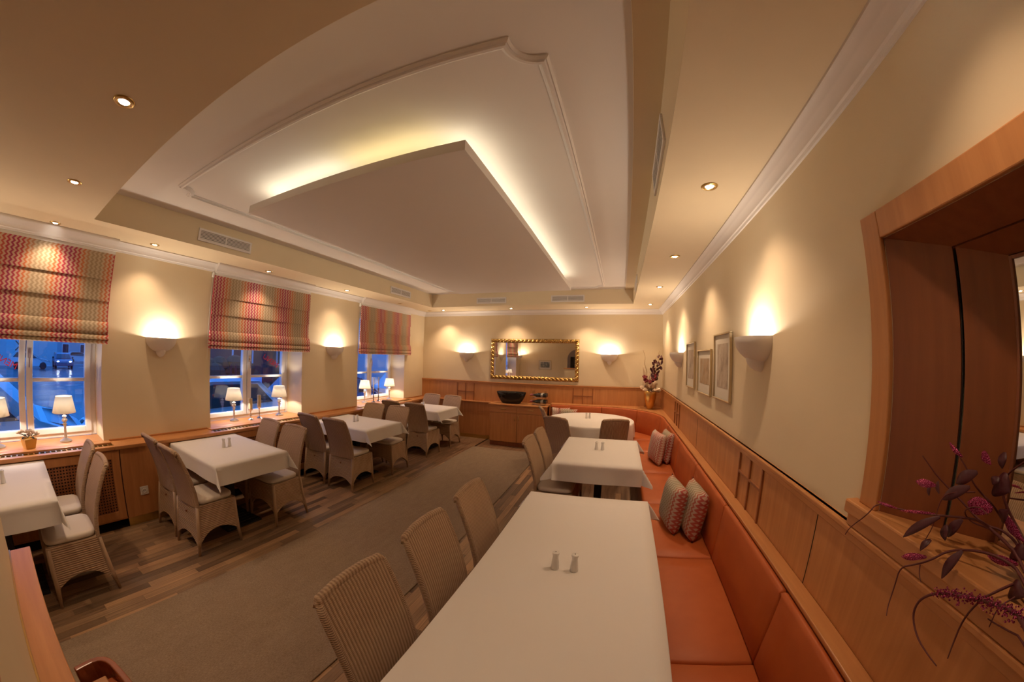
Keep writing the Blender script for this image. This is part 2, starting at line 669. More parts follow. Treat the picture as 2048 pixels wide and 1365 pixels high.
# ceiling -----------------------------------------------------------------
ceiling = struct(box('ceiling', XL - TH, XR + .7, YF - .2, YB + .2, ZC, ZC + .15, white_paint), 'white raised ceiling field')
mb = MB()
mb.box(XL, SX0, YF, YB, ZS, ZC)
mb.box(SX1, XR, YF, YB, ZS, ZC)
mb.box(SX0, SX1, YF, SY0, ZS, ZC)
mb.box(SX0, SX1, SY1, YB, ZS, ZC)
mb.build('soffit', wall_paint, ceiling)
box('ceiling_shade_strip', .122, SX1, SY0, SY1, ZC - .012, ZC, wall_paint, ceiling)  # wall-coloured strip stands in for the shaded edge of the white ceiling


def sweep(path, prof, closed=False, normals=None):
    """prof: (offset along path normal, z); path: (x,y) list"""
    n = len(path)
    rings = []
    for i, p in enumerate(path):
        p = Vector(p)
        if normals:
            nn, sc = Vector(normals[i]), 1.0
        else:
            a = Vector(path[(i - 1) % n]) if (closed or i > 0) else None
            b = Vector(path[(i + 1) % n]) if (closed or i < n - 1) else None
            t1 = (p - a).normalized() if a is not None else None
            t2 = (b - p).normalized() if b is not None else None
            t1, t2 = t1 or t2, t2 or t1
            n1, n2 = Vector((-t1.y, t1.x)), Vector((-t2.y, t2.x))
            nn = (n1 + n2).normalized()
            sc = 1 / max(.35, nn.dot(n1))
        rings.append([(p.x + nn.x * o * sc, p.y + nn.y * o * sc, z) for o, z in prof])
    return MB().loft(rings, cap=not closed, closed=closed)


# crown moulding round the room (profile: distance from wall, height)
corn = [(0, 2.605), (.012, 2.605), (.016, 2.618), (.024, 2.624), (.030, 2.645), (.048, 2.662), (.054, 2.668), (.060, 2.676), (.074, 2.684), (.084, 2.690), (.084, 2.70), (0, 2.70)]
path = [(XR, YF), (XR, YB), (XL, YB), (XL, YF)]
struct(sweep(path, corn).build('trim_2', trim_white, auto=35), 'white crown moulding running round the walls')
# deeper crown pieces over the blinds
BL = [(-.62, .82), (1.95, 3.46), (4.60, 6.14)]
for i, (a, b) in enumerate(BL):
    pr = [(o + (.052 if o > 0 else 0), z - .012) if z < 2.69 else (o + (.052 if o > 0 else 0), z) for o, z in corn]
    struct(sweep([(XL, b), (XL, a)], pr).build('trim_%d' % (3 + i), trim_white, auto=35), ['white moulding box above the first blind', 'white moulding box above the middle blind', 'white moulding box above the far blind'][i])

# stucco frame on the ceiling with scooped corners
mx0, mx1, my0, my1, sr = -3.10, -.24, .965, 5.84, .125
path = []
for cx, cy, a0 in ((mx1, my0, 180), (mx1, my1, 270), (mx0, my1, 0), (mx0, my0, 90)):
    seq = [a0 - 90 * i / 8 for i in range(9)]
    path += [(cx + sr * cos(radians(a)), cy + sr * sin(radians(a))) for a in seq]
prof = [(-.026, ZC), (-.026, ZC - .008), (-.016, ZC - .018), (-.010, ZC - .012), (-.004, ZC - .022), (.008, ZC - .024), (.014, ZC - .014), (.022, ZC - .010), (.026, ZC - .006), (.026, ZC)]
struct(sweep(path, prof, closed=True).build('trim_6', trim_white, auto=40), 'white stucco frame on the ceiling with scooped corners')

# floating light panel
lp = thing('light_panel', 'large flat white ceiling panel hanging with cove light behind its edges', 'ceiling light', (-1.62, 3.23, 2.76))
tx0, tx1, ty0, ty1 = -2.54 + 1.62, -.703 + 1.62, 1.37 - 3.23, 5.09 - 3.23
box('panel', tx0, tx1, ty0, ty1, 0, .060, white_paint, lp, .002)
for x in (tx0 + .3, tx1 - .3):
    for y in (ty0 + .4, ty1 - .4):
        MB().lathe([(.008, .06), (.008, .20)], 8, (x, y, 0)).build('hanger', grey_steel, lp)


def tube(a, b, m):
    MB().tube([a, b], .011, 8).build('light_tube', m, lp, smooth=True)


tz, ins = .083, .10
tube((tx0 + .15, ty0 + ins, tz), (-.02, ty0 + ins, tz), tube_white)
tube((.02, ty0 + ins, tz), (tx1 - .22, ty0 + ins, tz), tube_yellow)
for k in range(3):
    seg = (ty1 - ty0 - .22) / 3
    for x in (tx1 - ins, tx0 + ins):
        tube((x, ty0 + .08 + k * seg, tz), (x, ty0 + .08 + (k + 1) * seg - .03, tz), tube_white)
tube((tx0 + .15, ty1 - ins, tz), (tx1 - .15, ty1 - ins, tz), tube_white)

# ------------------------------------------------------------------ ceiling fittings
dl_ring = MB().lathe([(.024, -.001), (.030, -.007), (.044, -.006), (.049, 0), (.049, .004)], 24, cap=False)
DL = [((-1.71, .20), 'gold-rimmed ceiling spotlight nearest the camera, left of the ceiling panel'),
      ((-2.874, .20), 'second ceiling spotlight of the foreground soffit row'),
      ((-4.05, .205), 'ceiling spotlight above the first blind'),
      ((-4.00, 1.142), 'ceiling spotlight above the first window pier'),
      ((-3.97, 2.548), 'ceiling spotlight above the middle blind'),
      ((-3.96, 3.968), 'ceiling spotlight above the pier between middle and far blinds'),
      ((-3.95, 5.379), 'unlit ceiling spotlight above the far blind'),
      ((-3.95, 6.488), 'unlit ceiling spotlight in the far left soffit corner'),
      ((-3.60, 6.47), 'ceiling spotlight at the left end of the back soffit'),
      ((-2.07, 6.43), 'ceiling spotlight above the left part of the gilt mirror'),
      ((-.59, 6.40), 'ceiling spotlight above the right edge of the gilt mirror'),
      ((.55, 6.114), 'ceiling spotlight in the far right soffit corner'),
      ((.543, 4.62), 'third ceiling spotlight along the right soffit'),
      ((.534, 3.222), 'second ceiling spotlight along the right soffit, over the pictures'),
      ((.532, 1.844), 'largest ceiling spotlight on the right soffit'),
      ((.532, .45), 'ceiling spotlight above the niche, out of the frame')]
ring_me = disc_me = None
for (x, y), lab in DL:
    pw = 1.55 if y > 6 else (.75 if x < -3.9 else (1.3 if y > 3 else ((.55 if y < 1 else .85) if x > 0 else 1.05)))
    t = thing('ceiling_spotlight', lab, 'spotlight', (x, y, ZS), 0, 'recessed ceiling spotlights')
    lit = 'unlit' not in lab
    link('rim', dl_ring.mesh('rim') if ring_me is None else ring_me, brass, t, smooth=True)
    ring_me = ring_me or t.children[0].data
    MB().lathe([(.025, -.0012), (.022, -.004), (.012, -.006), (.002, -.0065)], 16).build('bulb', halogen_mat if lit else off_bulb, t, smooth=True)
    if lit:
        d = bpy.data.lights.new('spot', 'SPOT')
        d.energy, d.color, d.spot_size, d.spot_blend, d.shadow_soft_size = DOWN_W * pw, WARM, radians(104), .9, .03
        lo = bpy.data.objects.new('spot', d)
        COL.objects.link(lo)
        lo.parent = t
        lo.location = (0, 0, -.02)


def vent(label, w, h, loc, rz):
    t = thing('air_vent', label, 'vent', loc, rz, 'air vents in the soffit faces')
    mb = MB()
    b = .022
    mb.box(-w / 2, w / 2, -.012, 0, -h / 2, -h / 2 + b).box(-w / 2, w / 2, -.012, 0, h / 2 - b, h / 2)
    mb.box(-w / 2, -w / 2 + b, -.012, 0, -h / 2 + b, h / 2 - b).box(w / 2 - b, w / 2, -.012, 0, -h / 2 + b, h / 2 - b)
    mb.box(-.008, .008, -.012, 0, -h / 2 + b, h / 2 - b)
    mb.build('frame', trim_white, t, bevel=.002)
    box('backing', -w / 2 + b, w / 2 - b, -.002, -.0005, -h / 2 + b, h / 2 - b, dark_gap, t)
    n = 6
    for sx in (-1, 1):
        x0, x1 = sorted((sx * .008, sx * (w / 2 - b)))
        me = None
        for i in range(n):
            z = -h / 2 + b + (h - 2 * b) * (i + .5) / n
            if me is None:
                me = MB().prism([(-.010, -.006), (-.003, -.001), (-.003, .005), (-.010, .001)], x0, x1, 'X').mesh('slat')
            link('slat', me, trim_white, t, loc=(0, 0, z))
    return t


vent('air vent over the first pier, nearest of the window-side vents', .62, .125, (SX0, 1.75, 2.815), pi / 2)
vent('air vent over the far blind on the window-side soffit', .60, .125, (SX0, 4.95, 2.815), pi / 2)
vent('left air vent on the back soffit', .60, .115, (-2.345, SY1, 2.80), 0)
vent('right air vent on the back soffit', .60, .125, (-.895, SY1, 2.803), 0)
vent('near air vent seen edge-on on the right soffit', .60, .16, (SX1, 1.78, 2.84), -pi / 2)
vent('far air vent seen edge-on on the right soffit', .62, .12, (SX1, 4.92, 2.81), -pi / 2)

# ------------------------------------------------------------------ windows
win_names = ['first window from the camera', 'middle window', 'far window']
for i, (a, b) in enumerate(WIN):
    XW = -4.60                                             # face of the frame
    w = thing('window_%d' % (i + 1), None, None, (0, 0, 0))
    struct(w, 'white double casement window, ' + win_names[i])
    mb = MB()
    fw = .05
    mb.box(XW - .07, XW, a, a + fw, ZSILL, ZHEAD).box(XW - .07, XW, b - fw, b, ZSILL, ZHEAD)
    mb.box(XW - .07, XW, a + fw, b - fw, ZSILL, ZSILL + .04).box(XW - .07, XW, a + fw, b - fw, ZHEAD - fw, ZHEAD)
    mb.build('frame', window_white, w, bevel=.004)
    mid = (a + b) / 2
    for s in (-1, 1):
        y0, y1 = (a + fw, mid - .004) if s < 0 else (mid + .004, b - fw)
        mb = MB()
        sw = .062
        z0, z1 = ZSILL + .04, ZHEAD - fw
        mb.box(XW - .055, XW + .016, y0, y0 + sw, z0, z1).box(XW - .055, XW + .016, y1 - sw, y1, z0, z1)
        mb.box(XW - .055, XW + .016, y0 + sw, y1 - sw, z0, z0 + .055).box(XW - .055, XW + .016, y0 + sw, y1 - sw, z1 - sw, z1)
        sash = mb.build('sash', window_white, w, bevel=.006)
        box('glazing_bar', XW - .030, XW + .006, y0 + sw, y1 - sw, 1.345, 1.380, window_white, sash, .004)
        box('pane', XW - .026, XW - .022, y0 + sw - .01, y1 - sw + .01, z0 + .05, z1 - .05, glass, sash)
        if s > 0:
            mb = MB().box(XW + .016, XW + .024, mid + .020, mid + .046, 1.56, 1.64)
            mb.tube([(XW + .022, mid + .033, 1.60), (XW + .052, mid + .033, 1.60), (XW + .054, mid + .033, 1.57), (XW + .050, mid + .034, 1.475)], [.008, .008, .009, .006], 8)
            mb.build('handle', silver, sash, bevel=.002)
    sill = MB().box(XW, XL, a, b, ZSILL - .03, ZSILL).box(XL, -4.145, a - .05, b + .05, ZSILL - .03, ZSILL)
    sill.build('sill', wood_y, w, bevel=.006)

# red window lettering, seen from behind
def decal(par, y, z, rot, size):
    cu = bpy.data.curves.new('lettering', 'FONT')
    cu.body = 'MENU'
    cu.size = size
    cu.extrude = .0006
    cu.align_x = 'CENTER'
    ob = bpy.data.objects.new('tmp_text', cu)
    COL.objects.link(ob)
    dg = bpy.context.evaluated_depsgraph_get()
    me = bpy.data.meshes.new_from_object(ob.evaluated_get(dg))
    bpy.data.objects.remove(ob)
    me.materials.clear()
    o = link('lettering', me, red_decal, par)
    # readable from the street: text plane on the glass, x axis towards -y
    o.matrix_local = Matrix.Translation((-4.62, y, z)) @ Matrix.Rotation(rot, 4, 'X') @ Matrix.Rotation(-pi / 2, 4, 'Z') @ Matrix.Rotation(pi / 2, 4, 'X')
    o['label'] = 'red lettering stuck on the glass, seen from behind'


decal(bpy.data.objects['window_1'], -.085, 1.50, radians(-26), .085)
decal(bpy.data.objects['window_2'], 3.09, 1.545, radians(-30), .105)

# window-side dado: panelling, ledge, grilles, radiator covers
dado = struct(box('trim_7', XL, XP, YF, YB, .08, .765, wood_z), 'cherry dado below the windows')
for a, b in ((YF, -.62), (.84, 1.94), (3.45, 4.56), (6.08, YB)):
    box('ledge', XL, -3.995, a, b, .765, .80, wood_y, dado, .005)
    box('upstand', XL, XL + .018, a, b, .80, .818, wood_y, dado, .003)
for a, b in ((-.62, .84), (1.94, 3.45), (4.56, 6.08)):
    box('ledge', XL, -4.118, a, b, .765, .779, wood_y, dado)
    box('ledge_front', -4.048, -3.995, a, b, .765, .80, wood_y, dado, .005)
    box('duct_floor', -4.118, -4.048, a, b, .765, .772, dark_gap, dado)
    mb = MB()
    mb.box(-4.118, -4.112, a, b, .785, .801).box(-4.056, -4.048, a, b, .785, .801)
    n = int((b - a) / .046)
    for k in range(n + 1):
        y = a + (b - a) * k / n
        mb.box(-4.112, -4.056, y - .006, y + .006, .789, .800)
    mb.build('grille', brass, dado)
for a, b in ((YF, -.66), (.889, 1.90), (3.49, 4.52), (6.12, YB)):
    box('kick_plate', XP - .006, XP + .004, a, b, 0, .08, brass, dado)
for j, (a, b) in enumerate(((-.66, .885), (1.90, 3.49), (4.52, 6.12))):
    rc = thing('radiator_cover', ['cherry radiator cover with cane grille under the first window', 'cherry radiator cover behind the second table', 'cherry radiator cover under the far window'][j], 'radiator cover', (XP, (a + b) / 2, .10), 0, 'radiator covers under the windows')
    hw = (b - a) / 2 - .006
    for s0, s1 in ((-hw, 0), (0, hw)):
        mb = MB()
        e = .075
        mb.box(.002, .018, s0 + .003, s0 + e, 0, .655).box(.002, .018, s1 - e, s1 - .003, 0, .655)
        mb.box(.002, .018, s0 + e, s1 - e, 0, .075).box(.002, .018, s0 + e, s1 - e, .58, .655)
        d = mb.build('door', wood_z, rc, bevel=.003)
        mb = MB()
        n = int((s1 - s0 - 2 * e) / .026)
        for k in range(n + 1):
            y = s0 + e + (s1 - s0 - 2 * e) * k / n
            mb.box(.004, .009, y - .0065, y + .0065, .075, .58)
        for k in range(20):
            z = .075 + .505 * k / 19
            mb.box(.0045, .0095, s0 + e, s1 - e, z - .0065, z + .0065)
        mb.build('cane_grille', wood_slat, d)
        box('backing', .001, .003, s0 + e, s1 - e, .075, .58, dark_gap, d)
box('seam', XP, XP + .003, .884, .890, .08, .765, dark_gap, dado)

so = thing('wall_socket', 'white power socket on the cherry dado by the second table', 'socket', (XP, 1.087, .322), 0)
box('plate', 0, .010, -.042, .042, -.042, .042, plastic_white, so, .003)
rings = [[(x, r * cos(2 * pi * j / 20), r * sin(2 * pi * j / 20)) for j in range(20)] for x, r in ((.010, .024), (.015, .022), (.015, .018), (.0105, .017), (.0105, .001))]
MB().loft(rings).build('socket_well', plastic_white, so, smooth=False)
for s in (-1, 1):
    MB().tube([(.0100, s * .009, 0), (.0115, s * .009, 0)], .0025, 8).build('pin_hole', dark_gap, so)

# ------------------------------------------------------------------ roman blinds
for i, (a, b) in enumerate(BL):
    t = thing('roman_blind', ['chevron roman blind on the first window, cut by the left edge', 'chevron roman blind on the middle window', 'chevron roman blind on the far window'][i], 'blind', (XL + .03, (a + b) / 2, 2.60), 0, 'chevron roman blinds')
    hw = (b - a) / 2
    box('head_rail', -.022, .012, -hw, hw, -.035, 0, plastic_white, t)
    zs_ = [-.012, -.275, -.475, -.675]
    for k in range(3):
        z1, z0 = zs_[k], zs_[k + 1]
        prof = [(.010, z1), (.014, z1 - .08), (.018, z1 - .16), (.024, z0 + .004), (.022, z0 - .010), (.008, z0 - .004), (.006, z0 + .02), (.004, z1)]
        rings = [[(x, y, z) for x, z in prof] for y in (-hw, -hw * .5, 0, hw * .5, hw)]
        MB().loft(rings).build('fabric_panel', blind_mat, t, auto=50)
    for k, (zt, zb, out_) in enumerate(((-.672, -.800, .050), (-.785, -.848, .060), (-.835, -.880, .055))):
        prof = [(.006, zt)]
        for q in range(9):
            an = pi * q / 8
            prof.append((.012 + out_ * sin(an) ** .8 * (.45 + .55 * q / 8 if q < 6 else 1), zt + (zb - zt) * (1 - cos(an)) / 2))
        prof.append((.006, zb))
        w2 = hw + (.006, .014, .008)[k]
        rings = [[(x, y, z) for x, z in prof] for y in (-w2, -w2 * .5, 0, w2 * .5, w2)]
        MB().loft(rings).build('stacked_fold', blind_mat, t, auto=60)
    MB().box(-.02, .016, -hw - .022, -hw - .004, -.06, -.005).tube([(-.004, -hw - .013, -.06), (-.004, -hw - .013, -1.0)], .002, 6).build('chain_drive', plastic_white, t)

# ------------------------------------------------------------------ wall sconces
def sconce(label, loc, rz, pw=1.3):
    """local: wall plane y=0, light sticks out towards -y; z=0 is the rim"""
    t = thing('wall_sconce', label, 'wall lamp', loc, rz, 'plaster uplight sconces')
    n, k = 20, 10

    def shell(w, d, h, z0, p):
        rings = []
        for i in range(k + 1):
            q = i / k
            r = max((1 - q ** p) ** .55, .03)
            rings.append([(w * r * cos(pi * j / n), -d * r * sin(pi * j / n), z0 - h * q) for j in range(n + 1)])
        return rings
    mb = MB()
    o_, i_ = shell(.170, .158, .150, 0, 2.1), shell(.162, .150, .138, 0, 2.1)
    for rr in (o_, i_):
        vsr = [p for r in rr for p in r]
        fs = []
        for a in range(k):
            for b in range(n):
                fs.append((a * (n + 1) + b, a * (n + 1) + b + 1, (a + 1) * (n + 1) + b + 1, (a + 1) * (n + 1) + b))
        mb.add(vsr, fs)
    mb.add(o_[0] + i_[0], [(b, b + 1, n + 1 + b + 1, n + 1 + b) for b in range(n)])
    mb.build('bowl', plaster, t, smooth=True)
    mb = MB()
    rr = shell(.055, .095, .105, -.095, 2.6)
    vsr = [p for r in rr for p in r]
    fs = [(a * (n + 1) + b, a * (n + 1) + b + 1, (a + 1) * (n + 1) + b + 1, (a + 1) * (n + 1) + b) for a in range(k) for b in range(n)]
    mb.add(vsr, fs).build('bracket', plaster, t, smooth=True)
    MB().ball((0, -.062, -.052), .016, 8, 5).build('bulb', bulb_mat, t, smooth=True)
    point_light('glow', (0, -.066, -.028), SCONCE_W * pw, WARM2, .018, t)
    return t


sconce('plaster sconce on the pier between first and middle windows', (XL, 1.395, 1.81), pi / 2, 1.25)
sconce('plaster sconce on the pier between middle and far windows', (XL, 4.03, 1.815), pi / 2, 1.25)
sconce('plaster sconce in the left corner behind the first window, seen in the mirror', (XL, -.93, 1.81), pi / 2)
sconce('plaster sconce left of the gilt mirror', (-3.153, YB, 1.81), 0)
sconce('plaster sconce right of the gilt mirror', (-.171, YB, 1.83), 0)
sconce('largest plaster sconce on the right wall, near the niche', (XR, 2.075, 1.885), -pi / 2, .95)
sconce('plaster sconce on the right wall, far side of the pictures', (XR, 4.80, 1.845), -pi / 2)

# ------------------------------------------------------------------ wainscot on back and right walls
def grid(par, axis, us, z0, zm, z1, off, sgn):
    """upright strips + cross bar: us three positions, off = face coordinate"""
    w, d = .008, .011
    for u in us:
        lo, hi = sorted((off, off + sgn * d))
        if axis == 'Y':
            box('slat', lo, hi, u - w, u + w, z0, z1, wood_slat, par, .002)
        else:
            box('slat', u - w, u + w, lo, hi, z0, z1, wood_slat, par, .002)
    for u0, u1 in ((us[0], us[1]), (us[1], us[2])):
        lo, hi = sorted((off, off + sgn * d))
        if axis == 'Y':
            box('rail', lo, hi, u0 + w, u1 - w, zm - w, zm + w, wood_slat, par, .002)
        else:
            box('rail', u0 + w, u1 - w, lo, hi, zm - w, zm + w, wood_slat, par, .002)


ZW = 1.215
wr = struct(box('trim_8', .83, XR, YF, YB, 0, ZW, wood_z), 'cherry wainscot along the right wall')
box('cap_rail', .812, XR, YF, YB, ZW - .022, ZW, wood_y, wr, .005)
box('cap_bead', .822, .83, YF, 6.75, ZW - .05, ZW - .022, wood_y, wr, .003)
grid(wr, 'Y', (1.886, 2.080, 2.272), .856, 1.045, ZW - .05, .83, -1)
grid(wr, 'Y', (4.66, 4.85, 5.04), .856, 1.03, ZW - .05, .83, -1)
for y in (.10, 1.30, 3.60):
    box('seam', .8285, .8302, y - .002, y + .002, .856, ZW - .05, dark_gap, wr)
wb = struct(box('trim_9', XL, .83, 6.75, YB, .0, ZW, wood_z), 'cherry wainscot along the back wall')
box('cap_rail', -4.27, .812, 6.732, YB, ZW - .022, ZW, wood_x, wb, .005)
box('cap_bead', XL, .822, 6.742, 6.75, ZW - .05, ZW - .022, wood_x, wb, .003)
grid(wb, 'X', (-3.345, -3.153, -2.957), .80, .985, ZW - .05, 6.75, -1)
grid(wb, 'X', (-.858, -.668, -.475), .856, 1.01, ZW - .05, 6.75, -1)
box('lower_panel', XP, -1.30, 6.70, 6.75, .08, .775, wood_z, wb)
box('lower_ledge', XP, -1.30, 6.665, 6.75, .775, .797, wood_x, wb, .004)
box('kick_plate', XP, -1.30, 6.705, 6.75, 0, .08, brass, wb)

# ------------------------------------------------------------------ mirror niche on the right
nf = struct(MB().box(.832, XR, NY1, 1.070, NZ0, 2.205).box(.832, XR, NY0 - .085, NY0, NZ0, 2.205)
            .box(.832, XR, NY0, NY1, NZ1, 2.205).build('trim_10', wood_z, bevel=.004), 'cherry frame round the mirror niche')
# splayed boards run from the wall face (x = XR) in to the mirror (x = MX)
MX, SPY, SPZ = 1.03, .285, .114


def splay(t0, t1, thick=.014):
    a0, a1 = XR + (MX - XR) * t0, XR + (MX - XR) * t1
    o0, o1 = SPY * t0, SPY * t1
    q0, q1 = SPZ * t0, SPZ * t1
    e = thick
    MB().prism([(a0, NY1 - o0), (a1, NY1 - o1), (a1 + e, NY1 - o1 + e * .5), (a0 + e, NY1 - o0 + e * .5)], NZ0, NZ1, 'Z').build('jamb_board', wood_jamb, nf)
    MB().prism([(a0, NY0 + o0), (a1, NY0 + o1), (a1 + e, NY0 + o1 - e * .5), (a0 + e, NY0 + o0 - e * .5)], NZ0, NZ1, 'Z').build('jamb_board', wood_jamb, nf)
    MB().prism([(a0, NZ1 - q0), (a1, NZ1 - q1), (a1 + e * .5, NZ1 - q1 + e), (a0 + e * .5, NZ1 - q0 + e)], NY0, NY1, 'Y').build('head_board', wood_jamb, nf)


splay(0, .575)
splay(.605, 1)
gx0 = XR + (MX - XR) * .57
MB().prism([(gx0, NY1 - SPY * .57 + .012), (gx0 + .012, NY1 - SPY * .61 + .012), (gx0 + .016, NY1 - SPY * .61 + .014), (gx0 + .004, NY1 - SPY * .57 + .016)], NZ0, NZ1, 'Z').build('groove', dark_gap, nf)
box('groove', gx0 - .002, gx0 + .014, NY0, NY1, NZ1 - SPZ * .6 + .006, NZ1 - SPZ * .6 + .010, dark_gap, nf)
box('sill_board', .806, MX + .02, NY0 - .12, 1.112, NZ0 - .045, NZ0, wood_y, nf, .006)
box('sill_apron', .818, .83, NY0 - .12, 1.10, ZW, NZ0 - .045, wood_y, nf, .003)
nm = thing('niche_mirror', 'mirror set in the splayed cherry niche at the right edge', 'mirror', (MX, .2675, NZ0 + .001), radians(0))
hwm, hm = .432, .700
box('glass', .002, .008, -hwm + .008, hwm - .008, .008, hm - .008, mirror_mat, nm)
mb = MB().box(-.004, .012, -hwm, -hwm + .010, 0, hm).box(-.004, .012, hwm - .010, hwm, 0, hm).box(-.004, .012, -hwm + .010, hwm - .010, 0, .010).box(-.004, .012, -hwm + .010, hwm - .010, hm - .010, hm)
mb.build('frame', wood_dark, nm, bevel=.002)

# ------------------------------------------------------------------ corner bench
bench = thing('corner_bench', 'long orange upholstered corner bench along right and back walls', 'bench', (0, 0, 0))
LX, LY, LR = .757, 6.55, 1.05
S0, S1_, S2_ = -.10, 5.50 + .10, 5.50 + .10 + LR * pi / 2
SEND = S2_ + (.957)


def bp(s, d, z):
    """point at path length s, distance d in front of the ledge edge"""
    if s <= S1_:
        return (LX - d, S0 + s, z)
    if s <= S2_:
        a = (s - S1_) / LR
        r = LR - d
        return (LX - LR + r * cos(a), LY - LR + r * sin(a), z)
    return (LX - LR - (s - S2_), LY - d, z)


def bsweep(s0, s1, sec, ends=.0, step=.12):
    n = max(2, int((s1 - s0) / step))
    ss = [s0 + (s1 - s0) * i / n for i in range(n + 1)]
    rings = []
    cd = sum(p[0] for p in sec) / len(sec)
    cz = sum(p[1] for p in sec) / len(sec)
    if ends:
        for s, q in ((s0, ends), (s0 + ends * .4, ends * .45), (s0 + ends, 0)):
            rings.append([bp(s, d + (q if d < cd else -q), z + (q if z < cz else -q)) for d, z in sec])
        for s in ss[1:-1]:
            rings.append([bp(s, d, z) for d, z in sec])
        for s, q in ((s1 - ends, 0), (s1 - ends * .4, ends * .45), (s1, ends)):
            rings.append([bp(s, d + (q if d < cd else -q), z + (q if z < cz else -q)) for d, z in sec])
    else:
        rings = [[bp(s, d, z) for d, z in sec] for s in ss]
    return MB().loft(rings)


def rsec(d0, d1, z0, z1, r=.02):
    out = []
    for cx, cz, a0 in ((d1 - r, z1 - r, 0), (d0 + r, z1 - r, 90), (d0 + r, z0 + r, 180), (d1 - r, z0 + r, 270)):
        for q in range(4):
            a = radians(a0 + 30 * q)
            out.append((cx + r * cos(a), cz + r * sin(a)))
    return out


cuts = [.02, .47, 1.37, 2.28, 3.18, 4.08, 5.00, 5.80, 6.52, 7.24, SEND]
for a, b in zip(cuts, cuts[1:]):
    bsweep(a + .002, b - .002, rsec(.035, .470, .375, .462, .022), .014).build('seat_cushion', orange, bench, auto=60)
    bk = [(.018, .846), (.004, .838), (-.004, .80), (-.004, .46), (.030, .452), (.056, .456), (.064, .475), (.056, .60), (.042, .74), (.034, .825), (.027, .842)]
    bsweep(a + .002, b - .002, bk, .011).build('back_cushion', orange, bench, auto=60)
bsweep(.02, SEND, [(.06, .02), (.425, .02), (.425, .374), (.06, .374)]).build('base', wood_dark, bench)
bsweep(.02, SEND, [(.08, 0), (.39, 0), (.39, .02), (.08, .02)]).build('plinth', dark_gap, bench)
bsweep(.0, SEND + .01, [(-.006, .0), (-.016, .0), (-.016, .834), (-.006, .834)]).build('rear_board', wood_dark, bench)
bsweep(SEND, SEND + .02, [(-.006, 0), (.45, 0), (.45, .42), (.08, .50), (.07, .834), (-.006, .834)], 0, .02).build('end_panel', wood_z, bench)
pts = [(.829, S0), (.829, 6.749), (LX - LR - .98, 6.749)]
inn = [bp(SEND + .02 - (SEND + .02) * i / 60, 0, 0)[:2] for i in range(61)]
MB().prism(pts + inn, .836, .857).build('ledge', wood_y, bench, bevel=.004)

